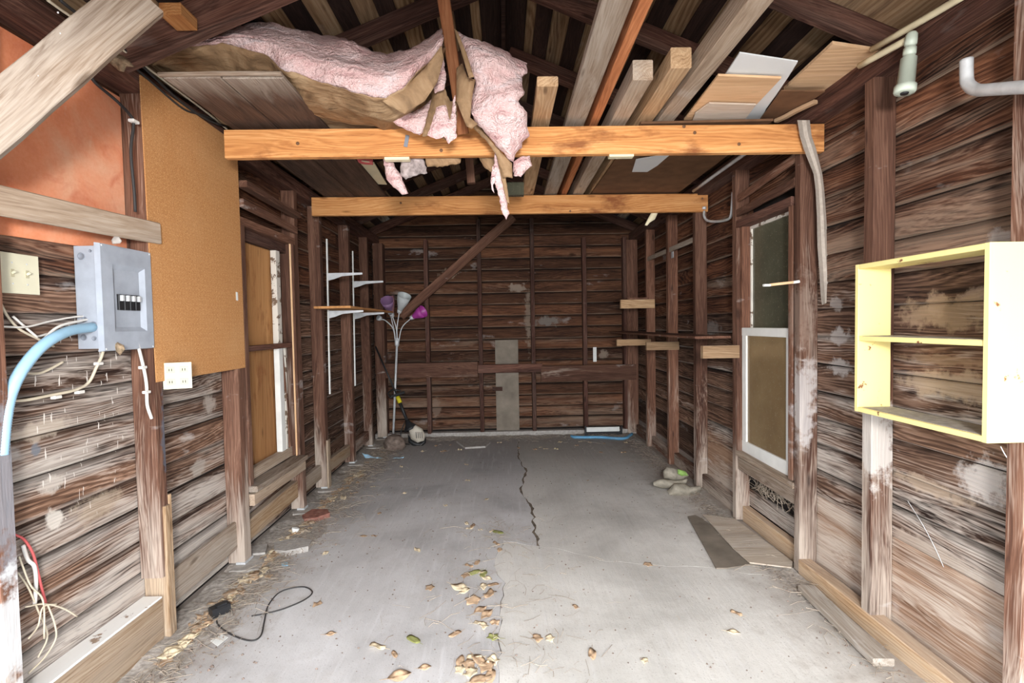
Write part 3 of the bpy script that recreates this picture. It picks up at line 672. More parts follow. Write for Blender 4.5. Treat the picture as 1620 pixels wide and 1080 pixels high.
for (yy, zz) in ((cy0+.01, cz0+.01), (cy1-.01, cz0+.01), (cy0+.01, cz1-.01), (cy1-.01, cz1-.01)):
    lathe('screw', (xf, yy, zz), (1, 0, 0), [(0, .004), (.002, .004), (.003, .002)], 'metal_light', bx, 10)
tag(pillow('plaster_lump', [(176, 380), (180, 374), (188, 374), (193, 381), (190, 385), (178, 386)], 1.90, .02, 'cement', step=3, bulge=.006, nz=.004), 'small pale lump of plaster on top of the breaker box', 'plaster')

def plate(name, c, ydir, w_, h_, label, cat, toggles):
    "wall plate; c centre, ydir unit vector along the plate width, faces away from the wall"
    ydir = Vector(ydir).normalized(); n = ydir.cross(Vector((0, 0, 1))); t = thing(name, c-Vector((0, 0, h_/2)), label, cat)
    lum('cover_plate', c-ydir*w_/2, c+ydir*w_/2, h_, .006, 'ivory', t, seg=1, jit=0, ch=.003)
    for (dy, dz, kind) in toggles:
        p = c+ydir*dy+Vector((0, 0, dz))+n*.003
        if kind == 's':
            lum('slot', p-ydir*.006, p+ydir*.006, .026, .003, 'switch_cream', t, seg=1, jit=0); lum('toggle_lever', p, p+n*.012+Vector((0, 0, .006)), .008, .008, 'ivory', t, up=ydir, seg=1, jit=0)
        elif kind == 'o':
            o = lum('outlet_face', p-ydir*.017, p+ydir*.017, .030, .006, 'switch_cream', t, seg=1, jit=0, ch=.001)
            for e in (-.005, .005): lum('slot', p+ydir*(e-.0015)+n*.003, p+ydir*(e+.0015)+n*.003, .011, .002, 'black', o, seg=1, jit=0)
        else: lathe('screw', p, n, [(0, .003), (.001, .003), (.002, .001)], 'metal_light', t, 8)
    return t
plate('switch_plate', P(30, 433, 'x', SL+.03), (0, 1, 0), .135, .135, 'ivory double light switch plate at the left edge beside the breaker box', 'switch',
      [(-.025, 0, 's'), (.025, 0, 's'), (-.025, .035, 'c'), (.025, .035, 'c'), (-.025, -.035, 'c'), (.025, -.035, 'c')])
pl = plate('outlet_plate', P(281, 594, 'y', 2.262), (.93, .37, 0), .112, .122, 'ivory four socket outlet plate on the stud below the pegboard panel', 'outlet',
      [(-.026, .028, 'o'), (.026, .028, 'o'), (-.026, -.028, 'o'), (.026, -.028, 'o')])
# blue flexible conduit
cb = thing('flexible_conduit', P(10, 690, 'x', -1.58), 'thick pale blue ribbed conduit curving into the breaker box', 'conduit')
pth = smooth_path([P(163, 517, 'x', -1.615), P(140, 518, 'x', -1.60), P(105, 525, 'x', -1.585), P(68, 546, 'x', -1.575), P(38, 580, 'x', -1.575), P(18, 618, 'x', -1.58), P(8, 660, 'x', -1.58), P(2, 720, 'x', -1.58)], 26)
tubeo = mesh('ribbed_tube', *tube_geo(pth, [.0185 if i % 2 else .0168 for i in range(len(pth))], 14), 'blue_tube', cb, smooth=True)
lathe('connector', P(157, 517, 'x', -1.612), (.1, 1, 0), [(0, .023), (.012, .023), (.014, .026), (.024, .026)], 'blue_tube', cb)
def cable(name, px, x, r, mat, label, cat='cable', group=None):
    pts = [P(u, v, 'x', x+random.uniform(-.006, .006)) for u, v in px]; o = tube(name, pts, r, mat); return tag(o, label, cat, group)
xw = SL+.02
cable('cable', [(0, 388), (20, 500), (55, 530), (60, 532)][1:]+[(75, 528)], xw, .004, 'white_cable', 'thin white cable looping under the switch plate')
cable('cable', [(0, 478), (12, 500), (30, 520), (58, 535), (85, 548)], xw, .004, 'ivory_cable', 'ivory cable dropping from the switch plate to the blue conduit')
cable('cable', [(0, 516), (40, 517), (80, 508), (120, 501), (155, 500)], xw+.01, .0035, 'white_cable', 'white cable running straight from the left edge into the breaker box')
cable('cable', [(28, 600), (40, 570), (62, 545), (90, 518), (125, 508), (155, 503)], xw+.02, .005, 'white_cable', 'flat white cable running above the blue conduit into the breaker box')
cable('cable', [(165, 542), (162, 560), (152, 582), (140, 605), (118, 617), (80, 625), (45, 632), (20, 634)], xw, .0055, 'ivory_cable', 'thick ivory cable curving down left below the breaker box')
cable('cable', [(40, 590), (62, 590), (80, 583), (100, 572)], xw, .0045, 'ivory_cable', 'short ivory cable end sticking up below the blue conduit')
cable('cable', [(217, 541), (222, 560), (228, 585), (232, 610), (233, 640), (240, 662)], XL+.01, .0065, 'white_cable', 'white cable hanging from the breaker box down the stud')
for u, v, lab in ((155, 575, 'white cable staple on the thick ivory cable under the breaker box'), (88, 628, 'white cable clip at the low bend of the ivory cable'), (125, 620, 'white cable staple right of the low clip')):
    c = P(u, v, 'x', xw); tag(box('cable_staple', c-Vector((.008, .012, .006)), c+Vector((.012, .012, .006)), 'white_cable'), lab, 'staple')
for u, v, lab in ((225, 581, 'upper white staple on the hanging white cable'), (231, 620, 'lower white staple on the hanging white cable')):
    c = P(u, v, 'x', XL+.012); tag(box('cable_staple', c-Vector((.008, .012, .006)), c+Vector((.012, .012, .006)), 'white_cable'), lab, 'staple')
cable('red_cable', [(22, 845), (38, 853), (52, 875), (60, 905), (66, 930), (73, 955)], SL+.03, .004, 'red_cable', 'red wire curving down at the lower left edge')
cable('cable', [(36, 862), (44, 885), (54, 895), (57, 920), (55, 955)], SL+.03, .006, 'white_cable', 'stiff white cable end beside the red wire')
for k, px in enumerate(([(28, 905), (45, 930), (60, 965), (75, 1005), (60, 1040)], [(75, 955), (86, 985), (88, 1010), (70, 1040), (45, 1065)], [(40, 960), (70, 955), (100, 962), (122, 975)], [(30, 880), (48, 925), (68, 950), (70, 1010)], [(45, 1010), (60, 990), (68, 960), (90, 955)])):
    cable('wire', px, SL+.035+.006*k, .0028, 'ivory_cable', 'tangled thin ivory wire at the lower left edge of the wall', 'wire', 'tangled ivory wires low on the left wall')
# nests
tag(pillow('mud_nest', [(180, 545), (186, 541), (196, 546), (198, 552), (190, 562), (184, 556)], 1.96, .02, 'nest', step=3, bulge=.012, nz=.01, nfreq=40), 'small round mud nest under the breaker box', 'nest')
tag(pillow('mud_nest', [(172, 92), (182, 82), (195, 88), (208, 100), (212, 106), (200, 105), (196, 114), (188, 112), (172, 98)], 1.95, .04, 'nest', step=4, bulge=.02, nz=.015, nfreq=30), 'grey ragged nest clump under the roof plate behind the diagonal plank', 'nest')
# cables along the left plate
def cable2(name, pts3, r, mat, label, cat='cable'): return tag(tube(name, pts3, r, mat), label, cat)
cable2('black_cable', [P(143, 113, 'x', XL-.05), P(150, 130, 'x', XL-.045), P(185, 160, 'x', XL-.04), P(208, 185, 'x', XL+.008), P(211, 200, 'x', XL+.008), P(207, 240, 'x', XL+.008), P(212, 300, 'x', XL+.008), P(214, 335, 'x', XL+.006)], .006, 'black_cable', 'black cable sagging down beside the orange panel')
c = P(211, 192, 'x', XL+.012); tag(box('cable_clip', c-Vector((.012, .014, .006)), c+Vector((.014, .016, .006)), 'white_paint'), 'white clip holding the black cable on the left stud', 'clip')
cable2('cable', [P(75, 0, 'x', XL+.02), P(112, 26, 'x', XL+.02), P(196, 80, 'x', XL+.02), P(270, 135, 'x', XL+.02), P(330, 180, 'x', XL+.02), P(362, 207, 'x', XL+.02)], .005, 'ivory_cable', 'ivory cable running along the top of the pegboard panel')
cable2('cable', [P(95, 0, 'x', XL+.025), P(120, 20, 'x', XL+.025), P(205, 86, 'x', XL+.02), P(285, 160, 'x', XL+.015), P(330, 190, 'x', XL+.02), P(358, 200, 'x', XL+.03)], .006, 'black_cable', 'black cable running beside the ivory cable above the pegboard')
cable2('black_cable', [P(200, 95, 'x', XL+.012), P(240, 130, 'x', XL+.012), P(290, 172, 'x', XL+.012), P(320, 182, 'x', XL+.012), P(355, 196, 'x', XL+.02)], .005, 'black_cable', 'loose black cable sagging over the top of the pegboard')

# wall shelf on standards
def standard(u0, v0, u1, v1, x, label):
    t = thing('shelf_standard', P(u1, v1, 'x', x), label, 'shelf rail')
    lum('rail', P(u0, v0, 'x', x), P(u1, v1, 'x', x), .016, .012, 'white_paint', t, up=(0, 1, 0), seg=1, jit=0, ch=.001)
    return t
sx = XL+.008
t1 = standard(517, 378, 522, 623, sx, 'nearer white slotted shelf standard on the left studs'); t2 = standard(558, 397, 562, 610, sx, 'farther white slotted shelf standard on the left studs')
def bracket(y, z, label):
    x0, x1 = XL+.016, -1.25; h = .055
    pts = [Vector((x0, y, z)), Vector((x1, y, z)), Vector((x1, y, z-.016)), Vector((x0+.12, y, z-.03)), Vector((x0+.05, y, z-h)), Vector((x0, y, z-h-.012))]
    o = prism('shelf_bracket', pts, (0, .012, 0), 'metal_light'); return tag(o, label, 'bracket')
ya, yb = P(519, 500, 'x', sx).y, P(560, 500, 'x', sx).y
bracket(ya, 1.905, 'empty upper bracket on the nearer shelf standard'); bracket(yb, 1.90, 'empty upper bracket on the farther shelf standard')
bracket(ya, 1.572, 'grey bracket under the wooden shelf on the nearer standard'); bracket(yb, 1.572, 'grey bracket under the wooden shelf on the farther standard')
tag(lum('shelf_board', (-1.40, 3.98, 1.588), (-1.40, 5.5, 1.586), .30, .018, 'plywood', up=(1, 0, 0), seg=4, ch=.002), 'long brown plywood shelf on the brackets of the left wall', 'shelf')

# ------------------------------------------------------------ tie beams and loft timber
ZB = 2.462
def tie(u0, v0, u1, v1, u2, v2, u3, v3, y, label):
    a = (P(u0, v0, 'y', y)+P(u0, v1, 'y', y))/2; b = (P(u2, v2, 'y', y)+P(u2, v3, 'y', y))/2
    h = abs(P(u0, v0, 'y', y).z-P(u0, v1, 'y', y).z)
    t = thing('tie_beam', (a+b)/2-Vector((0, 0, h/2)), label, 'beam')
    a.y += .02; b.y += .02; lum('timber', a, b, h, .04, 'beam', t, seg=8, jit=.001, ch=.003)
    return t, a, b, h
tb1, a1, b1, h1 = tie(355, 205, 0, 250, 1304, 196, 0, 239, 2.57, 'nearer orange timber tie beam spanning the whole shed')
tb2, a2, b2, h2 = tie(493, 312, 0, 341, 1120, 305, 0, 335, 4.01, 'farther orange timber tie beam spanning the shed')
Z1, Z2 = max(a1.z, b1.z)+h1/2, max(a2.z, b2.z)+h2/2; ZT = max(Z1, Z2)+.004
for (u, v, tb, y) in ((471, 227, tb1, 2.57), (698, 238, tb1, 2.57), (1082, 200, tb1, 2.57), (1169, 228, tb1, 2.57), (1099, 210, tb1, 2.57), (902, 334, tb2, 4.01), (1111, 314, tb2, 4.01), (634, 321, tb2, 4.01)):
    lathe('bolt', P(u, v, 'y', y), (0, -1, 0), [(0, .009), (.002, .009), (.003, .005), (.003, .001)], 'brown_board', tb, 12)
lum('metal_strap', P(645, 214, 'y', 2.566), P(641, 232, 'y', 2.566), .02, .004, 'metal_dark', tb1, up=(1, 0, 0), seg=1)
for u, v, lab in ((629, 252, 'small cream plate under the nearer beam, left of the insulation'), (982, 247, 'small cream plate under the nearer beam, below the loft boards')):
    c = P(u, v, 'y', 2.60); tag(box('cream_plate', c-Vector((.065, .02, .008)), c+Vector((.065, .02, .008)), 'cream'), lab, 'plate')

def loft(x0, x1, y0, y1, h, mat, label, dx=0.0, cat='timber', zb=None, up=0):
    zz = (ZT if zb is None else zb)
    return tag(lum('loft_board', ((x0+x1)/2+dx, y0, zz+h/2+up), ((x0+x1)/2, y1, zz+h/2), h, x1-x0, mat, seg=5, jit=.001, ch=.004), label, cat)
k = (ZT-1.42)/1.06
loft(.17, .265, 2.22, 4.45, .045, 'tan_lumber', 'tan flat loft timber nearest the insulation with two nail holes in its end')
loft(.355, .46, 1.25, 4.3, .04, 'grey_lumber', 'long wide grey loft plank running out over the camera', -.01)
loft(.50, .545, 1.25, 4.5, .10, 'red_lumber', 'long orange-brown loft plank on edge beside the wide grey plank', -.03)
loft(.59, .68, 2.17, 4.4, .088, 'grey_lumber', 'grey square loft post with a short cut end, left of the rounded one')
ZS = ZT+.014
loft(.735, .825, 2.10, 4.3, .088, 'tan_lumber', 'grey-tan square loft post with a rounded end beside the longest post', 0, 'timber', ZS)
loft(.85, .94, 1.62, 4.2, .09, 'grey_lumber', 'longest thick grey square loft post pointing at the camera', 0, 'timber', ZS)
def flat(name, px, z, t, mat, label, cat='panel', parent=None, tilt=None):
    pts = [P(u, v, 'z', z) for u, v in px]; o = prism(name, pts, (0, 0, t), mat)
    return tag(o, label, cat)
def sheet(name, xy, z, t, mat, label, cat='panel'):
    return tag(prism(name, [Vector((x, y, z)) for x, y in xy], (0, 0, t), mat), label, cat)
sheet('loft_sheet', [(.76, 2.64), (1.47, 2.62), (1.47, 4.3), (.74, 4.3)], ZT, .012, 'brown_board', 'large dark brown sheet lying across both beams on the right')
flat('white_sheet', [(1170, 84), (1262, 98), (1247, 122), (1228, 150), (1212, 172), (1204, 190), (1105, 193), (1120, 160)], ZT+.05, .006, 'white_sheet', 'white laminate sheet in the loft behind the pale plywood offcuts')
flat('white_sheet', [(1006, 252), (1062, 243), (1040, 262), (1024, 272), (1000, 272)], ZT-.01, .003, 'white_sheet', 'white sheet patch seen between the beams under the loft posts')
flat('plywood_offcut', [(1136, 120), (1236, 124), (1198, 164), (1170, 188), (1082, 190)], ZT+.03, .010, 'newply', 'tan plywood offcut below the white sheet in the loft')
flat('plywood_offcut', [(1122, 164), (1196, 166), (1178, 190), (1095, 192), (1100, 180)], ZT+.016, .008, 'dust_lumber', 'small grey plywood offcut resting just above the nearer beam')
flat('plywood_offcut', [(1317, 70), (1424, 86), (1330, 138), (1264, 150+6), (1240, 142)], ZT+.07, .014, 'newply', 'large pale plywood board jutting out over the right wall plate')
flat('brown_offcut', [(1236, 144), (1305, 145), (1240, 190), (1202, 190)], ZT+.035, .006, 'brown_board', 'dark brown hardboard offcut between the white sheet and beam end')
tag(lum('wood_strip', P(1228, 191, 'z', ZT+.02), P(1290, 161, 'z', ZT+.02), .02, .03, 'newply'), 'short tan wood strip at the right end of the nearer beam', 'strip')
# left platform
YP = P(360, 124, 'z', ZT).y
tag(lum('platform_board', (-1.31, YP, ZT+.012), (-1.33, 4.25, ZT+.012), .02, .24, 'platform', seg=5), 'left wide weathered board of the loft platform above the pegboard', 'board')
tag(lum('platform_board', (-1.055, YP+.01, ZT+.012), (-1.075, 4.25, ZT+.012), .02, .26, 'platform', seg=5), 'right wide weathered board of the loft platform under the kraft paper', 'board')
tag(lum('platform_batten', (-1.44, YP-.011, ZT+.014), (-.925, YP-.009, ZT+.014), .016, .02, 'grey_lumber'), 'pale batten along the near edge of the loft platform', 'batten')
flat('cream_panel', [(566, 254), (592, 258), (612, 292), (590, 291)], ZT+.02, .006, 'cream', 'cream panel lying in the loft between the two beams')
tag(tube('red_rag', [P(560, 250, 'z', ZT+.03), P(575, 255, 'z', ZT+.03), P(590, 256, 'z', ZT+.03)], .02, 'red_cable'), 'bit of red cloth beside the cream panel in the loft', 'cloth')
# hangers
tag(lum('hanger_post', P(701, -8, 'y', 2.30), P(733, 212, 'y', 2.52), .058, .04, 'red_lumber', up=(1, 0, 0), seg=5), 'reddish vertical hanger post between the two halves of pink insulation', 'post')
tag(lum('hanger_post', P(726, 84, 'y', 3.30), P(746, 290, 'y', 3.30), .055, .04, 'stud', up=(1, 0, 0)), 'short dark hanger post end below the nearer beam', 'post')
tag(box('glass_block', P(802, 288, 'y', 3.6), P(829, 308, 'y', 3.6)+Vector((0, .06, 0)), 'glass_top'), 'dark green glass block in the loft beside the hanging insulation', 'glass')

# ------------------------------------------------------------ insulation
def lerp_poly(px, n):
    L = [0]
    for a, b in zip(px[:-1], px[1:]): L.append(L[-1]+math.hypot(b[0]-a[0], b[1]-a[1]))
    out = []
    for i in range(n):
        s = L[-1]*i/(n-1); j = max(k for k in range(len(L)) if L[k] <= s+1e-9); j = min(j, len(px)-2)
        f = (s-L[j])/(L[j+1]-L[j]); out.append((px[j][0]+(px[j+1][0]-px[j][0])*f, px[j][1]+(px[j+1][1]-px[j][1])*f))
    return out
def loft_surface(name, rows, mat, parent, nz=.01, freq=8, n=70, sub=6, thick=.003):
    """rows = list of (pixel polyline, Y); a surface through them, given a thickness"""
    R = []
    for px, y in rows: R.append([P(u, v, 'y', y(u) if callable(y) else y) for u, v in lerp_poly(px, n)])
    G_ = []
    for a, b in zip(R[:-1], R[1:]):
        for k_ in range(sub): G_.append([p.lerp(q, k_/sub) for p, q in zip(a, b)])
    G_.append(R[-1]); rows_ = len(G_); vs = []
    for r in G_:
        for p in r: d = mnoise.noise_vector(p*freq)*nz+mnoise.noise_vector(p*freq*3.1)*nz*.4; vs.append(p+d)
    m_ = len(vs); vs2 = vs+[v+Vector((0, thick*.7, thick)) for v in vs]; fs = []
    for i in range(rows_-1):
        for j in range(n-1):
            a = i*n+j; fs.append((a, a+1, a+n+1, a+n)); fs.append((a+m_, a+n+m_, a+n+1+m_, a+1+m_))
    for j in range(n-1):
        fs.append((j, j+m_, j+1+m_, j+1)); a = (rows_-1)*n+j; fs.append((a, a+1, a+1+m_, a+m_))
    for i in range(rows_-1):
        a = i*n; fs.append((a, a+n, a+n+m_, a+m_)); a = i*n+n-1; fs.append((a, a+m_, a+n+m_, a+n))
    return mesh(name, vs2, fs, mat, parent, smooth=True)
ins = thing('insulation_batt', P(560, 204, 'y', 2.5), 'long pink fibreglass batt on brown paper sagging over the beam, left of the hanger post', 'insulation')
kedge = [(238, 98), (262, 86), (292, 77), (357, 72), (400, 84), (422, 92), (452, 113), (500, 128), (532, 138), (560, 150), (590, 158), (612, 156), (640, 140), (668, 112), (700, 72)]
ptop = [(296, 74), (330, 60), (368, 46), (400, 40), (440, 46), (470, 52), (505, 62), (540, 66), (560, 76), (585, 86), (612, 92), (630, 84), (652, 82), (675, 68), (700, 50)]
pbot = [(296, 76), (330, 74), (357, 72), (400, 84), (422, 92), (452, 113), (480, 122), (500, 128), (532, 138), (560, 150), (590, 158), (612, 156), (640, 140), (668, 112), (700, 72)]
pbot2 = [(u, v+1) for u, v in pbot]
loft_surface('fibreglass', [(ptop, 2.62), (ptop, 2.30), ([(a[0]*.5+b[0]*.5, a[1]*.5+b[1]*.5) for a, b in zip(ptop, pbot)], 2.17), (pbot2, 2.20), ([(u, v+2) for u, v in pbot], 2.5)], 'pink', ins, .022, 9, 110, 7, .02)
kback = [(262, 112), (300, 150), (345, 195), (400, 205), (470, 207), (530, 208), (600, 212), (640, 214), (662, 214), (672, 190), (690, 130), (702, 90)]
kmid = [(a[0]*.5+b[0]*.5+4, a[1]*.5+b[1]*.5+2) for a, b in zip(lerp_poly(kedge, 12), lerp_poly(kback, 12))]
loft_surface('paper_facing', [([(u, v-1) for u, v in kedge], 2.185), (kmid, 2.36), (kback, 2.76)], 'kraft', ins, .02, 9, 90, 8, .002)
pillow('exposed_fibreglass', [(596, 162), (625, 172), (652, 178), (670, 168), (690, 150), (692, 175), (680, 200), (664, 214), (640, 204), (618, 192)], 2.40, .05, 'pink', ins, 5, .02, .012, 12, 1)
pillow('paper_flap', [(596, 153), (640, 138), (672, 108), (698, 72), (702, 92), (692, 130), (672, 160), (640, 180), (616, 168)], lambda u, v: 2.14+.001*(v-80), .003, 'kraft', ins, 7, .01, .008, 10)
pillow('paper_flap', [(688, 92), (698, 74), (702, 95), (704, 140), (712, 160), (724, 160), (722, 205), (706, 222), (690, 214), (668, 216), (674, 188), (682, 160)], 2.36, .03, 'kraft', ins, 5, .02, .015, 14, 1)
pillow('fibreglass_tuft', [(694, 100), (702, 92), (706, 125), (702, 142), (688, 148), (686, 140)], 2.31, .03, 'pink', ins, 4, .01, .01, 20, 1)
pillow('fibreglass_tuft', [(690, 170), (705, 166), (712, 190), (716, 160), (720, 150), (722, 200), (722, 218), (710, 228), (702, 216), (690, 220), (676, 214), (684, 192)], 2.31, .03, 'pink', ins, 4, .012, .012, 20, 1.2)
ins2 = thing('insulation_batt', P(790, 240, 'y', 2.45), 'pink fibreglass batt bulging and hanging over the beam, right of the hanger post', 'insulation')
def yb_(u, v): return 2.30+max(0, v-150)*.0013
pillow('fibreglass', [(721, 50), (745, 60), (772, 68), (798, 80), (816, 92), (834, 100), (834, 116), (826, 122), (829, 150), (820, 160), (834, 178), (834, 200), (838, 215), (826, 225), (826, 234), (818, 240), (812, 256), (800, 246), (782, 226), (766, 208), (750, 190), (745, 178), (746, 160), (752, 128), (744, 110), (734, 84)], yb_, .16, 'pink', ins2, 5, .07, .045, 8, 1.5)
pillow('paper_facing', [(718, 44), (724, 50), (738, 84), (750, 122), (742, 124), (732, 90), (724, 64)], 2.22, .003, 'kraft', ins2, 5, .005, .004)
pillow('paper_facing', [(722, 108), (731, 100), (740, 122), (752, 126), (746, 160), (744, 186), (756, 196), (746, 204), (738, 200), (722, 160)], 2.30, .02, 'kraft', ins2, 5, .012, .01, 14)
pillow('paper_facing', [(744, 192), (760, 198), (780, 226), (800, 248), (810, 258), (811, 282), (802, 280), (796, 282), (792, 268), (784, 242), (770, 224), (752, 206)], 2.42, .02, 'kraft', ins2, 5, .012, .01, 14, 1)
pillow('fibreglass_tuft', [(812, 256), (824, 248), (838, 246), (842, 262), (832, 270), (824, 280), (812, 278)], 2.44, .05, 'pink', ins2, 4, .02, .015, 16, 1)
pillow('hanging_strip', [(783, 240), (788, 250), (794, 270), (798, 290), (800, 308), (803, 330), (806, 338), (801, 348), (794, 334), (790, 312), (784, 296), (781, 270)], 2.46, .02, 'pink', ins2, 3, .01, .008, 22, 1)
pillow('hanging_strip', [(786, 250), (790, 252), (800, 280), (803, 300), (806, 322), (802, 320), (796, 296)], 2.448, .006, 'kraft', ins2, 3, .003, .003, 22, .5)
pillow('hanging_strip', [(779, 262), (784, 268), (786, 285), (780, 292), (782, 306), (778, 300), (776, 286)], 2.46, .01, 'pink', ins2, 3, .004, .004, 22, .5)
for px, y, lab, mt in (([(603, 240), (614, 240), (626, 266), (634, 276), (640, 292), (646, 306), (636, 308), (622, 296), (612, 284)], 2.66, 'narrow strip of old pink insulation dangling above the farther beam', 'pink'),
                   ([(636, 236), (666, 236), (676, 274), (662, 276), (642, 284), (633, 276)], 2.65, 'torn tuft of dirty insulation hanging under the nearer beam', 'fluff'),
                   ([(668, 236), (733, 236), (728, 258), (700, 264), (676, 264)], 2.64, 'roll of brown paper facing sagging under the nearer beam', 'kraft'),
                   ([(752, 238), (783, 238), (790, 276), (776, 272), (764, 262)], 2.65, 'fold of brown paper beside the hanging insulation strip', 'kraft')):
    tag(pillow('insulation_scrap', px, y, .05, mt, None, 4, .02, .012, 14, 1), lab, 'insulation')

# ------------------------------------------------------------ right wall things
sh = thing('yellow_shelf', (1.55, 1.45, 1.06), 'chipped yellow two-tier open shelf unit on the right wall', 'shelf')
xa, xb = 1.478, 1.618; pf, pn = 2.015, 1.45
tz = lambda v, y, u: P(u, v, 'y', y).z
zt = (P(1357, 421, 'y', pf).z+P(1577, 380, 'y', pn).z)/2; zb = (P(1355, 647, 'y', pf).z+P(1577, 704, 'y', pn).z)/2
T = .019
box('side_panel', (xa, pf, zb), (xb, pf-T, zt), 'yellow', sh); box('side_panel', (xa, pn, zb), (xb, pn+T, zt), 'yellow', sh)
box('top_panel', (xa, pn+T, zt-T), (xb, pf-T, zt), 'yellow', sh); box('bottom_panel', (xa, pn+T, zb), (xb, pf-T, zb+T), 'yellow', sh)
zc = P(1365, 531, 'y', pf).z
box('shelf', (xa+.004, pn+T, zc-T), (xb, pf-T, zc), 'yellow', sh)
for z in (zb+T, zc): tag(box('dust', (xa+.012, pn+T+.01, z), (xb-.002, pf-T-.01, z+.0015), 'cement', sh), kind=None)
tag(tube('wire', [P(1583, 706, 'x', 1.60), P(1592, 722, 'x', 1.62), P(1606, 738, 'x', 1.66)], .0015, 'metal_light'), 'thin wire end hanging below the yellow shelf', 'wire')
tag(tube('wire', [P(1436, 792, 'x', SR-.006), P(1460, 830, 'x', SR-.01), P(1480, 868, 'x', SR-.006), P(1493, 897, 'x', SR-.004)], .0012, 'metal_light'), 'thin wire lying against the right siding below the yellow shelf', 'wire')
# hanging felt strip
fs_ = thing('felt_strip', P(1305, 480, 'x', 1.56), 'long grey felt strip hanging over the right end of the nearer beam', 'strip')
rows = [(1262, 1281, 190), (1266, 1284, 215), (1272, 1291, 235), (1280, 1296, 255), (1288, 1301, 275), (1291, 1304, 300), (1293, 1307, 340), (1294, 1310, 390), (1297, 1313, 430), (1299, 1315, 465), (1301, 1314, 482)]
vs = []; fs = []
for i, (a, b, v) in enumerate(rows):
    y = 2.535 if v < 300 else 2.55
    for j, s in enumerate((0, .35, .7, 1)):
        u = a+(b-a)*s; vs.append(P(u, v-(6*s if i == len(rows)-1 else 0), 'y', y+(-.008, .006, -.004, .008)[j]))
n_ = len(vs); vs += [v+Vector((0, .004, 0)) for v in vs]
for i in range(len(rows)-1):
    for j in range(3): a = i*4+j; fs += [(a, a+1, a+5, a+4), (a+n_, a+4+n_, a+5+n_, a+1+n_)]
    fs += [(i*4, i*4+4, i*4+4+n_, i*4+n_), (i*4+3, i*4+3+n_, i*4+7+n_, i*4+7)]
fs += [(0, n_, n_+1, 1), (1, n_+1, n_+2, 2), (2, n_+2, n_+3, 3)]
mesh('felt', vs, fs, 'felt', fs_)
# paint stick
st = thing('paint_stick', P(1235, 449, 'x', 1.58), 'yellow and grey paint stirring stick poking out beside the right window', 'stick')
pa, pb, pc, pd = P(1208, 451, 'y', 2.60), P(1218, 450.5, 'y', 2.60), P(1254, 447, 'y', 2.60), P(1264, 445.5, 'y', 2.60)
lum('stick', pb, pc, .014, .02, 'newply', st, seg=1); lum('tip', pa, pb, .013, .02, 'paper', st, seg=1); lum('tip', pc, pd, .015, .02, 'paper', st, seg=1)
# tubular hooks
hk = thing('wall_hook', P(1530, 140, 'x', 1.60), 'thick silver bent pipe hook on the right wall above the yellow shelf', 'hook')
tube('bent_pipe', [P(1529, 94, 'x', 1.62), P(1529, 115, 'x', 1.62), P(1531, 132, 'x', 1.615), P(1545, 142, 'x', 1.60), P(1575, 141, 'x', 1.58), P(1620, 138, 'x', 1.56), P(1690, 138, 'x', 1.54)], .019, 'metal_light', hk, 12)
hk2 = thing('wire_hook', P(1140, 348, 'y', 4.0), 'silver bent tube hook hanging from the right end of the farther beam', 'hook')
tube('bent_tube', [P(1114, 334, 'y', 3.995), P(1114, 342, 'y', 3.97), P(1120, 349, 'y', 3.92), P(1138, 350, 'y', 3.76), P(1153, 346, 'y', 3.58), P(1157, 338, 'y', 3.52), P(1158.5, 320, 'y', 3.50), P(1159.5, 304, 'y', 3.50)], .010, 'metal_light', hk2, 10)
lathe('end_nut', P(1114, 331, 'y', 4.0), (0, 0, 1), [(0, .016), (.02, .016), (.022, .011)], 'metal_light', hk2, 10)
# pale plastic drop fitting and pipes
pv = thing('pipe_fitting', P(1430, 150, 'y', 1.85), 'pale green plastic nozzle fitting hanging from the white pipe at top right', 'pipe')
p1, p2 = P(1443, 50, 'y', 1.85), P(1431, 147, 'y', 1.85); L = (p2-p1).length
lathe('nozzle', p1, p2-p1, [(0, .004), (.004, .014), (.012, .019), (.03, .020), (.05, .020), (.052, .016), (.06, .016), (.062, .021), (.085, .021), (.088, .017), (.095, .019), (.10, .026), (L*.88, .029), (L*.885, .036), (L*.97, .036), (L, .033), (L+.0005, .018)], 'pvc', pv, 20)
lathe('nozzle_tip', p2+(p2-p1).normalized()*.0005, p2-p1, [(0, .014), (.004, .013), (.005, .006)], 'black', pv, 16)
tag(tube('white_pipe', [P(1441, 60, 'y', 1.86), P(1400, 82, 'y', 1.98), P(1360, 104, 'y', 2.12)], .013, 'cream', None, 10, 2), 'lower cream pipe joined to the hanging nozzle', 'pipe')
tag(tube('white_pipe', [P(1540, -16, 'y', 1.62), P(1480, 20, 'y', 1.78), P(1380, 78, 'y', 2.06)], .013, 'cream', None, 10, 2), 'upper cream pipe running along the eaves at top right', 'pipe')
tag(tube('conduit', [P(1216, 217, 'z', 2.445), P(1180, 242, 'z', 2.445), P(1135, 274, 'z', 2.445), P(1097, 302, 'z', 2.445)], .012, 'metal_light', None, 8, 2), 'grey conduit under the right wall plate between the beams', 'conduit')
# a batten and plate between studs
tag(lum('wall_batten', P(1022, 411, 'x', XR+.02), P(1100, 378, 'x', XR+.02), .045, .02, 'grey_lumber'), 'pale horizontal batten high between the right rear studs', 'batten')
c = P(1064, 403, 'x', XR-.002); tag(box('metal_tag', c-Vector((.003, .03, .03)), c+Vector((0, .03, .03)), 'metal_light'), 'small square metal tag on a right rear stud', 'tag')
cloth = pillow('cloth_scrap', [(1020, 356), (1026, 344), (1034, 330), (1044, 330), (1036, 347), (1028, 352), (1024, 357)], 4.06, .02, 'cream', None, 4, .01, .004)
tag(cloth, 'cream cloth scrap poking out below the farther beam', 'cloth')
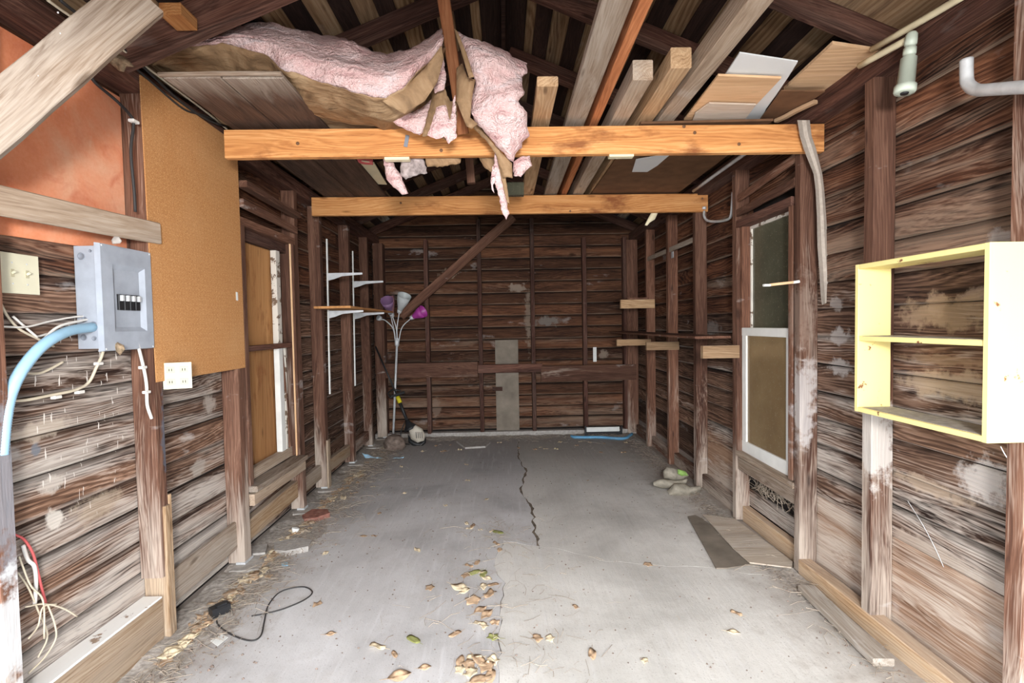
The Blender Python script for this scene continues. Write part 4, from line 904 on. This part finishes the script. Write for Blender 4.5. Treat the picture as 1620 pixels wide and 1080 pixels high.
# right wall shelves
rs = thing('rough_shelf', (1.5, 3.5, 1.2), 'long rough grey plank shelf on wooden arms along the right studs', 'shelf')
lum('plank', (1.49, 3.43, 1.302), (1.45, 6.08, 1.305), .26, .018, 'stud', rs, up=(1, 0, 0), seg=6)
def arm(u0, u1, v0, v1, y, mat, parent, xr=SR-.01):
    a = P(u0, v0, 'y', y); b = P(u1, v1, 'y', y); x1 = min(b.x, xr); return box('arm', (a.x, y, a.z), (x1, y+.04, b.z), mat, parent)
arm(1112, 1170, 547, 566, 3.31, 'tan_lumber', rs); arm(1023, 1076, 541, 553, 4.695, 'tan_lumber', rs); arm(976, 1030, 537, 546, 5.415, 'tan_lumber', rs)
rs2 = thing('small_shelf', (1.5, 5.5, 1.7), 'small rough plank shelf in the right rear corner above the long plank shelf', 'shelf')
arm(982, 1036, 474, 487, 5.415, 'tan_lumber', rs2)
zz = P(1000, 474, 'y', 5.415).z; lum('plank', (1.50, 5.38, zz+.011), (1.50, 6.05, zz+.011), .24, .018, 'stud', rs2, up=(1, 0, 0))
tag(lum('can', P(1072, 533, 'y', 4.5), P(1084, 533, 'y', 4.5), .014, .03, 'paper', seg=1), 'small white scrap lying on the long rough shelf', 'scrap')

# ------------------------------------------------------------ floor things
def fprism(name, px, z0, t, mat, label, cat, tilt=None):
    pts = [P(u, v, 'z', z0) for u, v in px]
    return tag(prism(name, pts, (0, 0, t), mat), label, cat)
fprism('loose_plywood', [(1088, 818), (1100, 816), (1112, 822), (1200, 892), (1150, 900), (1133, 900)], .006, .008, 'grey_panel', 'darker dusty plywood board lying on the floor by the right window', 'board')
fprism('loose_plywood', [(1112, 815), (1163, 822), (1254, 890), (1252, 899), (1186, 891), (1160, 868)], .022, .008, 'dust_lumber', 'paler dusty plywood board overlapping the darker one on the floor', 'board')
a, b = P(1276, 930, 'z', .03), P(1398, 1048, 'z', .03)
tag(lum('floor_plank', a, b, .032, .085, 'dust_lumber', seg=5), 'dusty grey plank lying on the floor along the right wall', 'plank')
# shoes / rags by the right wall
sp = thing('old_shoe', G(1068, 768), 'flattened dusty cloth shoe with a green patch beside the right wall', 'shoe')
pillow('upper', [(1049, 746), (1055, 738), (1072, 741), (1086, 746), (1090, 752), (1080, 760), (1062, 760), (1050, 757)], 4.05, .10, 'shoe', sp, 4, .05, .02, 14)
pillow('patch', [(1072, 742), (1084, 745), (1089, 752), (1078, 753), (1072, 749)], 3.985, .02, 'green', sp, 3, .012, .004)
pillow('sole', [(1033, 762), (1046, 757), (1070, 760), (1088, 757), (1086, 764), (1066, 772), (1046, 772), (1034, 768)], 4.0, .14, 'shoe', sp, 4, .05, .02, 14)
sp = thing('old_shoe', G(1090, 786), 'flattened dusty grey shoe lying nearest the camera by the right wall', 'shoe')
pillow('upper', [(1056, 776), (1066, 764), (1082, 764), (1092, 770), (1108, 768), (1110, 774), (1100, 782), (1090, 788), (1074, 788), (1058, 784)], 3.92, .14, 'shoe', sp, 4, .06, .03, 12)
pillow('sole', [(1058, 782), (1074, 785), (1090, 786), (1106, 778), (1108, 781), (1092, 790), (1072, 790)], 3.9, .12, 'grey_panel', sp, 4, .02, .01)
# rear right: frame and blue strap
wf_ = thing('pane_frame', P(950, 692, 'y', 6.05), 'small black framed pane with a white top bar leaning at the back wall', 'frame')
fy = 6.03
box('top_bar', P(928, 676, 'y', fy), P(980, 682, 'y', fy)+Vector((0, .02, 0)), 'white_paint', wf_); box('glass', P(928, 682, 'y', fy+.01), P(982, 694, 'y', fy+.01)+Vector((0, .006, 0)), 'black', wf_)
box('side_bar', P(925, 674, 'y', fy), P(928, 696, 'y', fy)+Vector((0, .02, 0)), 'black', wf_); box('side_bar', P(982, 675, 'y', fy), P(985, 696, 'y', fy)+Vector((0, .02, 0)), 'black', wf_)
tag(tube('blue_strap', [G(904, 692)+Vector((0, 0, .02)), G(912, 694)+Vector((0, 0, .02)), G(950, 694)+Vector((0, 0, .02)), G(986, 696)+Vector((0, 0, .02)), G(1000, 690)+Vector((0, 0, .03))], .018, 'blue'), 'bright blue plastic tube lying at the foot of the back wall', 'tube')
# floor lamp
lp = thing('floor_lamp', G(622, 698), 'silver five-arm floor lamp with coloured shades in the rear left corner', 'floor lamp')
base = G(622, 698); ly = base.y; top = P(628, 545, 'y', ly)
lathe('base', base, (0, 0, 1), [(0, .12), (.012, .12), (.02, .10), (.024, .02)], 'metal_light', lp)
tube('pole', [base+Vector((0, 0, .02)), top], .014, 'metal_light', lp, 12, 0)
lathe('hub', top-Vector((0, 0, .02)), (0, 0, 1), [(0, .02), (.02, .026), (.06, .026), (.10, .018)], 'metal_light', lp)
def shade(tip, mouth, r, mat, col='metal_light'):
    d = (mouth-tip); L = d.length
    o = lathe('lamp_shade', tip, d, [(0, r*.30), (L*.2, r*.42), (L*.6, r*.8), (L, r), (L*.98, r*.94), (L*.6, r*.72), (L*.25, r*.38)], mat, lp)
    lathe('socket', tip-d.normalized()*.03, d, [(0, .012), (.01, .026), (.05, .030), (.055, .02)], col, lp); return o
def Q(u, v, dy=0): return P(u, v, 'y', ly+dy)
for path, tip, mouth, r, mt in (([(628, 545), (627, 520), (620, 498)], Q(620, 498, -.03), Q(613, 469, -.05), .085, 'lamp_pink'),
                           ([(626, 545), (624, 525), (617, 508)], Q(617, 494, -.15), Q(612, 475, -.32), .075, 'lamp_lilac'),
                           ([(629, 545), (628, 520), (632, 498)], Q(632, 492, 0), Q(640, 467, -.10), .085, 'lamp_white'),
                           ([(630, 545), (636, 518), (654, 502)], Q(652, 502, 0), Q(670, 492, -.06), .078, 'lamp_magenta')):
    tube('arm', [Q(u, v) for u, v in path[:-1]]+[tip], .0065, 'metal_light', lp); shade(tip, mouth, r, mt)
tube('arm', [Q(626, 545), Q(622, 520), Q(610, 507), Q(603, 505)], .0065, 'metal_light', lp)
lathe('socket', Q(604, 505), Q(598, 502, -.05)-Q(604, 505), [(0, .012), (.02, .028), (.06, .034), (.062, .025)], 'metal_light', lp)
# string trimmer
tr = thing('string_trimmer', G(655, 706), 'string trimmer leaning upside down beside the floor lamp, engine on the floor', 'trimmer')
ec = P(656, 688, 'y', 5.75); s0 = P(645, 668, 'y', 5.76); s1 = P(628, 625, 'y', 5.84); s2 = P(594, 548, 'y', 6.0)
tube('shaft', [s2, s1], .011, 'black', tr, 8, 0); tube('lower_shaft', [s1, s0], .019, 'black', tr, 10, 0)
tube('grip', [P(629, 627, 'y', 5.83), P(633, 637, 'y', 5.815)], .026, 'yellow_grip', tr, 10, 0)
ax = (P(656, 690, 'y', 5.75)-s0)
lathe('engine_neck', s0-ax.normalized()*.03, ax, [(0, .022), (.05, .04), (.09, .075), (.12, .085)], 'black', tr)
pillow('engine_cover', [(646, 678), (658, 672), (668, 678), (673, 688), (671, 697), (660, 700), (650, 694)], 5.72, .14, 'bulb', tr, 3, .07, .004)
pillow('engine_housing', [(645, 686), (652, 696), (664, 700), (674, 692), (674, 700), (668, 706), (655, 707), (646, 700)], 5.74, .16, 'black', tr, 3, .07, .006)
for k_ in range(4): tube('vent_slot', [P(658+k_*3, 683, 'y', 5.645), P(659+k_*3, 693, 'y', 5.645)], .004, 'black', tr, 6, 0)
lum('handle', P(617, 628, 'y', 5.84), P(640, 620, 'y', 5.82), .03, .02, 'black', tr, seg=2); tube('handle_loop', [P(618, 628, 'y', 5.84), P(614, 622, 'y', 5.78), P(622, 616, 'y', 5.74), P(634, 618, 'y', 5.76)], .008, 'black', tr)
tube('fuel_line', [P(640, 668, 'y', 5.78), P(634, 685, 'y', 5.76), P(638, 700, 'y', 5.74), P(648, 703, 'y', 5.70)], .006, 'black', tr)
tag(pillow('rock', [(606, 702), (610, 692), (620, 686), (632, 687), (640, 695), (642, 706), (636, 713), (618, 714), (608, 710)], 5.55, .25, 'rock', None, 4, .12, .05, 8), 'rough brown rock on the floor in front of the floor lamp', 'rock')

# adapter with cord
ad = thing('power_adapter', G(350, 968), 'black power adapter lying on the floor at the left with its thin cord', 'adapter')
ga, gb = P(333, 970, 'z', .03), P(362, 958, 'z', .03)
lum('body', ga, gb, .045, .06, 'black', ad, seg=1, jit=0, ch=.008); lum('plug_block', ga.lerp(gb, .3)+Vector((0, 0, .024)), ga.lerp(gb, .85)+Vector((0, 0, .024)), .012, .035, 'black', ad, seg=1, jit=0)
tube('cord', [G(u, v)+Vector((0, 0, .006)) for u, v in ((343, 978), (345, 990), (365, 1005), (395, 1015), (412, 1008), (418, 985), (424, 960), (440, 940), (460, 932), (482, 930), (494, 938), (482, 950), (450, 964), (420, 972), (398, 976))], .0035, 'black_cable', ad)
fprism('paper_note', [(333, 1014), (350, 1003), (361, 1008), (344, 1022)], .004, .002, 'paper', 'small white paper lying on the floor below the adapter', 'paper')
fprism('paper_note', [(445, 890), (455, 889), (456, 895), (446, 896)], .004, .004, 'blue_tube', 'pale blue chip of plastic on the floor left', 'scrap')
for px, mt, lab in (([(396, 872), (424, 868), (420, 882), (400, 884)], 'cement', 'pale broken concrete chunk by the third left stud'), ([(434, 866), (470, 858), (494, 862), (488, 872), (452, 880), (434, 878)], 'cement', 'larger flat broken concrete chunk among the leaves at left'),
                   ([(478, 822), (494, 812), (518, 812), (522, 818), (500, 826), (482, 828)], 'brick_red', 'reddish broken brick among the leaves at left')):
    fprism('rubble', px, .0, .035, mt, lab, 'rubble')
tag(lathe('foam_cup', P(466, 842, 'z', .015), (.3, .1, 1), [(0, .018), (.03, .026), (.032, .02)], 'paper'), 'small crumpled white cup among the leaves at left', 'cup')

# ------------------------------------------------------------ leaves and litter
def leaf_mesh(kind):
    """a lobed or plain dry leaf with a curled rim and a stalk"""
    vs = [(0, 0, .004)]; n = 22; L = .046; cu = random.uniform(.1, .7); ph = random.uniform(0, 6.28); lobes = 5 if kind else 1
    for ringk, rr in ((0, .55), (1, 1.0)):
        for i in range(n):
            a_ = 2*math.pi*i/n; r_ = L*rr
            if kind: r_ *= 1-(.38*rr)*abs(math.sin(a_*lobes/2+.3))**.7*1.0
            x, y = math.cos(a_)*r_, math.sin(a_)*r_*(.8 if kind else .48)
            z_ = .003+cu*.4*(abs(y)**1.3)*6*.25+.010*cu*math.sin(a_*3+ph)*rr+random.uniform(0, .003)*rr
            vs.append((x, y, max(.0015, z_)))
    fs = [(0, 1+i, 1+(i+1) % n) for i in range(n)]+[(1+i, 1+n+i, 1+n+(i+1) % n, 1+(i+1) % n) for i in range(n)]
    m_ = len(vs); vs += [(x, y, z_-.001) for x, y, z_ in vs]; fs += [tuple(q+m_ for q in f[::-1]) for f in fs]
    fs += [(1+n+i, 1+n+i+m_, 1+n+(i+1) % n+m_, 1+n+(i+1) % n) for i in range(n)]
    b0 = len(vs); vs += [(L*.9, -.0012, .003), (L*1.6, -.0008, .006), (L*1.6, .0008, .006), (L*.9, .0012, .003), (L*.9, 0, .005), (L*1.6, 0, .007)]
    fs += [(b0, b0+1, b0+2, b0+3), (b0, b0+4, b0+5, b0+1), (b0+3, b0+2, b0+5, b0+4)]
    return vs, fs
protos = []
for mt in ('leaf_brown', 'leaf_tan', 'leaf_tan', 'leaf_brown', 'leaf_green'):
    for kd in (0, 1):
        vs, fs = leaf_mesh(kd); me = bpy.data.meshes.new('leaf'); me.from_pydata(vs, [], fs); me.polygons.foreach_set('use_smooth', [True]*len(me.polygons)); me.materials.append(M[mt]); protos.append(me)
def leaf(u, v, s, green, label, group, z=.004, idx=None):
    me = protos[random.choice((8, 9)) if green else (idx if idx is not None else random.randrange(8))]
    p = P(u, v, 'z', z); o = bpy.data.objects.new('dry_leaf' if not green else 'green_leaf', me)
    mt = Matrix.Translation(p) @ Matrix.Rotation(random.uniform(0, 6.28), 4, 'Z') @ Matrix.Rotation(random.uniform(-.2, .2), 4, 'X') @ Matrix.Scale(s, 4)
    link(o, mt); return tag(o, label, 'leaf', group)
g1 = ('dry curled leaf lying along the crack in the concrete floor', 'dry leaves along the floor crack')
for (u, v, s) in ((737, 910, 1), (748, 950, 1.3), (760, 965, 1.1), (770, 972, 1), (755, 985, .8), (727, 930, 1.3), (735, 935, 1), (775, 940, 1.2), (765, 928, 1), (750, 1040, .9), (742, 1052, 1.2), (758, 1045, 1.2), (770, 1055, 1.3), (780, 1045, .9), (745, 1065, 1.2), (760, 1075, 1), (776, 1070, 1), (728, 1060, .9), (720, 1003, .9), (765, 990, .8), (783, 985, .7), (742, 895, .8), (760, 905, .9), (770, 915, .8), (780, 925, .8), (728, 1046, .8), (755, 890, .7), (785, 860, .7), (790, 870, .7), (778, 840, .7), (738, 828, .7), (748, 832, .8), (760, 838, .6), (742, 836, .6)):
    leaf(u, v, s*random.uniform(.75, 1.05), False, *g1)
g2 = ('dry brown leaf heaped along the foot of the left wall', 'dry leaves along the left wall')
for k_ in range(150):
    t_ = random.random(); u = 235+(560-235)*t_; v = 1050-(1050-740)*t_**.85; u += random.gauss(0, 9+14*(1-abs(t_-.6))); v += random.gauss(0, 8)
    p = P(u, v, 'z', 0)
    if p.x < -1.52: u += (-1.50-p.x)*FPX/p.y+random.uniform(0, 12)
    leaf(u, v, random.uniform(.5, 1.15), False, *g2, z=random.uniform(.004, .02), idx=random.choice((0, 1, 6, 7, 2, 3)))
g3 = ('dry leaf lying alone on the open concrete floor', 'scattered dry leaves on the floor')
for (u, v, s) in ((597, 1023, 1.1), (632, 1070, 1.2), (1025, 893, .9), (937, 1035, 1.1), (502, 956, .9), (592, 848, .9), (575, 848, .8), (600, 812, .7), (635, 738, .9), (738, 735, 1), (690, 705, 1), (740, 760, .8), (660, 870, .9), (680, 930, .9), (523, 1003, .8), (672, 1056, .8), (624, 1035, .7), (515, 875, .8), (1160, 1000, .9), (1165, 970, .8), (910, 960, .7), (850, 1010, .9), (870, 1010, .8), (990, 700, .8), (1020, 1045, .6), (560, 780, .8), (590, 770, .8), (640, 780, .6), (705, 800, .6), (770, 790, .7), (790, 700, .8), (880, 710, .8), (930, 760, .6), (1000, 730, .6)):
    leaf(u, v, s*random.uniform(.7, .95), False, *g3)
g4 = ('yellow-green leaf beside the crack in the floor', 'green leaves by the floor crack')
for (u, v, s) in ((788, 842, .9), (750, 906, .9), (765, 908, .9), (654, 1012, .9), (780, 1008, .8)): leaf(u, v, s, True, *g4)
g5 = ('dry leaf caught in the litter at the foot of the back wall', 'dry leaves at the back wall')
for k_ in range(24): leaf(random.uniform(590, 990), random.uniform(697, 716), random.uniform(.5, .9), False, *g5)
# straw and twig litter that nobody could count
vs = []; fs = []
def twig(p, L, a, r, lift):
    global vs, fs
    p.x = min(max(p.x, -1.50), 1.55) if abs(p.x) < 1.65 else p.x
    d = Vector((math.cos(a), math.sin(a), 0)); m_ = p+d*L*.5+Vector((-d.y, d.x, 0))*random.uniform(-.2, .2)*L+Vector((0, 0, lift))
    v2, f2 = tube_geo([p, m_, p+d*L], r, 3, len(vs)); vs += v2; fs += f2
for k_ in range(2600):
    c = random.random()
    if c < .62:
        y = random.uniform(1.4, 6.0); x = -1.52+abs(random.gauss(0, .13+.05*(y > 3)))
    elif c < .8: y = random.uniform(1.2, 6); x = 1.56-abs(random.gauss(0, .07))
    elif c < .9: x = random.uniform(-1.4, 1.4); y = 6.05-abs(random.gauss(0, .15))
    else: x = random.gauss(0, .25)-.05; y = random.uniform(1.6, 3.4)
    twig(Vector((x, y, random.uniform(.008, .03))), random.uniform(.02, .11)*(1 if random.random() < .85 else 2), random.uniform(0, 6.28), random.uniform(.0006, .0016), random.uniform(0, .012))
tag(mesh('straw_litter', vs, fs, 'twig'), 'fine straw and twig litter along the foot of the walls', 'litter', None, 'stuff')
# grit
vs = []; fs = []
for k_ in range(3500):
    c = random.random()
    if c < .5: x = -1.50+abs(random.gauss(0, .16)); y = random.uniform(1.4, 6)
    elif c < .7: x = 1.58-abs(random.gauss(0, .10)); y = random.uniform(1.2, 6)
    else: x = random.uniform(-1.4, 1.5); y = random.uniform(1.4, 6)
    r = random.uniform(.002, .007)*(1.6 if c < .5 and random.random() < .1 else 1); b0 = len(vs); z = .004
    for q in ((r, 0, 0), (0, r, 0), (-r, 0, 0), (0, -r, 0), (0, 0, r*.9)): vs.append(Vector((x+q[0]*random.uniform(.6, 1.2), y+q[1]*random.uniform(.6, 1.2), z+q[2])))
    fs += [(b0, b0+1, b0+4), (b0+1, b0+2, b0+4), (b0+2, b0+3, b0+4), (b0+3, b0, b0+4), (b0+3, b0+2, b0+1, b0)]
tag(mesh('floor_grit', vs, fs, 'rock'), 'loose grit and crumbs scattered over the concrete', 'grit', None, 'stuff')
# twig nest in the wall hole under the right window
vs = []; fs = []
for k_ in range(60): twig(Vector((SR-.02+random.uniform(0, .04), random.uniform(2.75, 3.3), random.uniform(.24, .3))), random.uniform(.06, .2), random.uniform(1.2, 2.0) if k_ % 2 else random.uniform(-2, -1.2), .002, random.uniform(-.01, .1))
tag(mesh('twig_nest', vs, fs, 'twig'), 'tangle of dry twigs in the hole below the right window', 'nest', None, 'stuff')

def drift(name, xin, xout, y0, y1, hmax, label, horiz=True, seed=0):
    vs = []; fs = []; nx, ny = 14, int((y1-y0)*28)
    for j in range(ny+1):
        for i in range(nx+1):
            s_ = i/nx; y = y0+(y1-y0)*j/ny; x = xin+(xout-xin)*s_*(1+.25*mnoise.noise(Vector((seed, y*2.2, 0))))
            p = Vector((x, y, 0)) if horiz else Vector((y, x, 0))
            h = hmax*(1-s_)**1.3*(.55+.6*mnoise.noise(p*5)+.45*mnoise.noise(p*17))+.004*mnoise.noise(p*45)-.0035*s_
            if j in (0, ny): h = -.004
            vs.append(Vector((p.x, p.y, max(h, -.006))))
    for j in range(ny):
        for i in range(nx):
            a_ = j*(nx+1)+i; q = (a_, a_+1, a_+nx+2, a_+nx+1); fs.append(q if (xout > xin) == horiz else q[::-1])
    tag(mesh(name, vs, fs, 'dirt', None, smooth=True), label, None, None, 'stuff')
drift('dirt_drift', -1.655, -1.22, 1.25, 6.1, .035, 'drift of dust and crumbled dirt along the foot of the left wall', True, 3)
drift('dirt_drift', 1.61, 1.40, 2.3, 6.1, .018, 'thin drift of dust along the foot of the right wall', True, 9)
drift('dirt_drift', 6.18, 5.85, -1.6, 1.6, .03, 'drift of dirt and litter along the foot of the back wall', False, 14)
fprism('rubble', [(722, 700), (735, 696), (770, 695), (776, 701), (768, 708), (736, 710)], .0, .02, 'cement', 'flat broken concrete piece on the floor before the back wall', 'rubble')
tag(box('wood_block', P(252, 24, 'y', 1.95), P(286, 4, 'y', 1.95)+Vector((0, .1, 0)), 'beam'), 'small orange wood block beside the upper end of the diagonal plank', 'block')
pillow_ = pillow('plastic_scrap', [(572, 716), (590, 722), (612, 726), (640, 722), (628, 732), (600, 734), (580, 728)], 5.2, .04, 'blue_tube', None, 4, .01, .02, 20, 1)
tag(pillow_, 'crumpled clear bluish plastic scrap on the floor before the rock', 'plastic')
pk = bpy.data.objects['diagonal_plank']
for u, v in ((95, 53), (159, 86), (139, 104), (92, 20), (60, 120)):
    lathe('nail', P(u, v, 'y', 1.36+(u+60)/286*.24-.0195), (0, -1, 0), [(0, .003), (.0015, .003), (.002, .001)], 'metal_light', pk, 8)
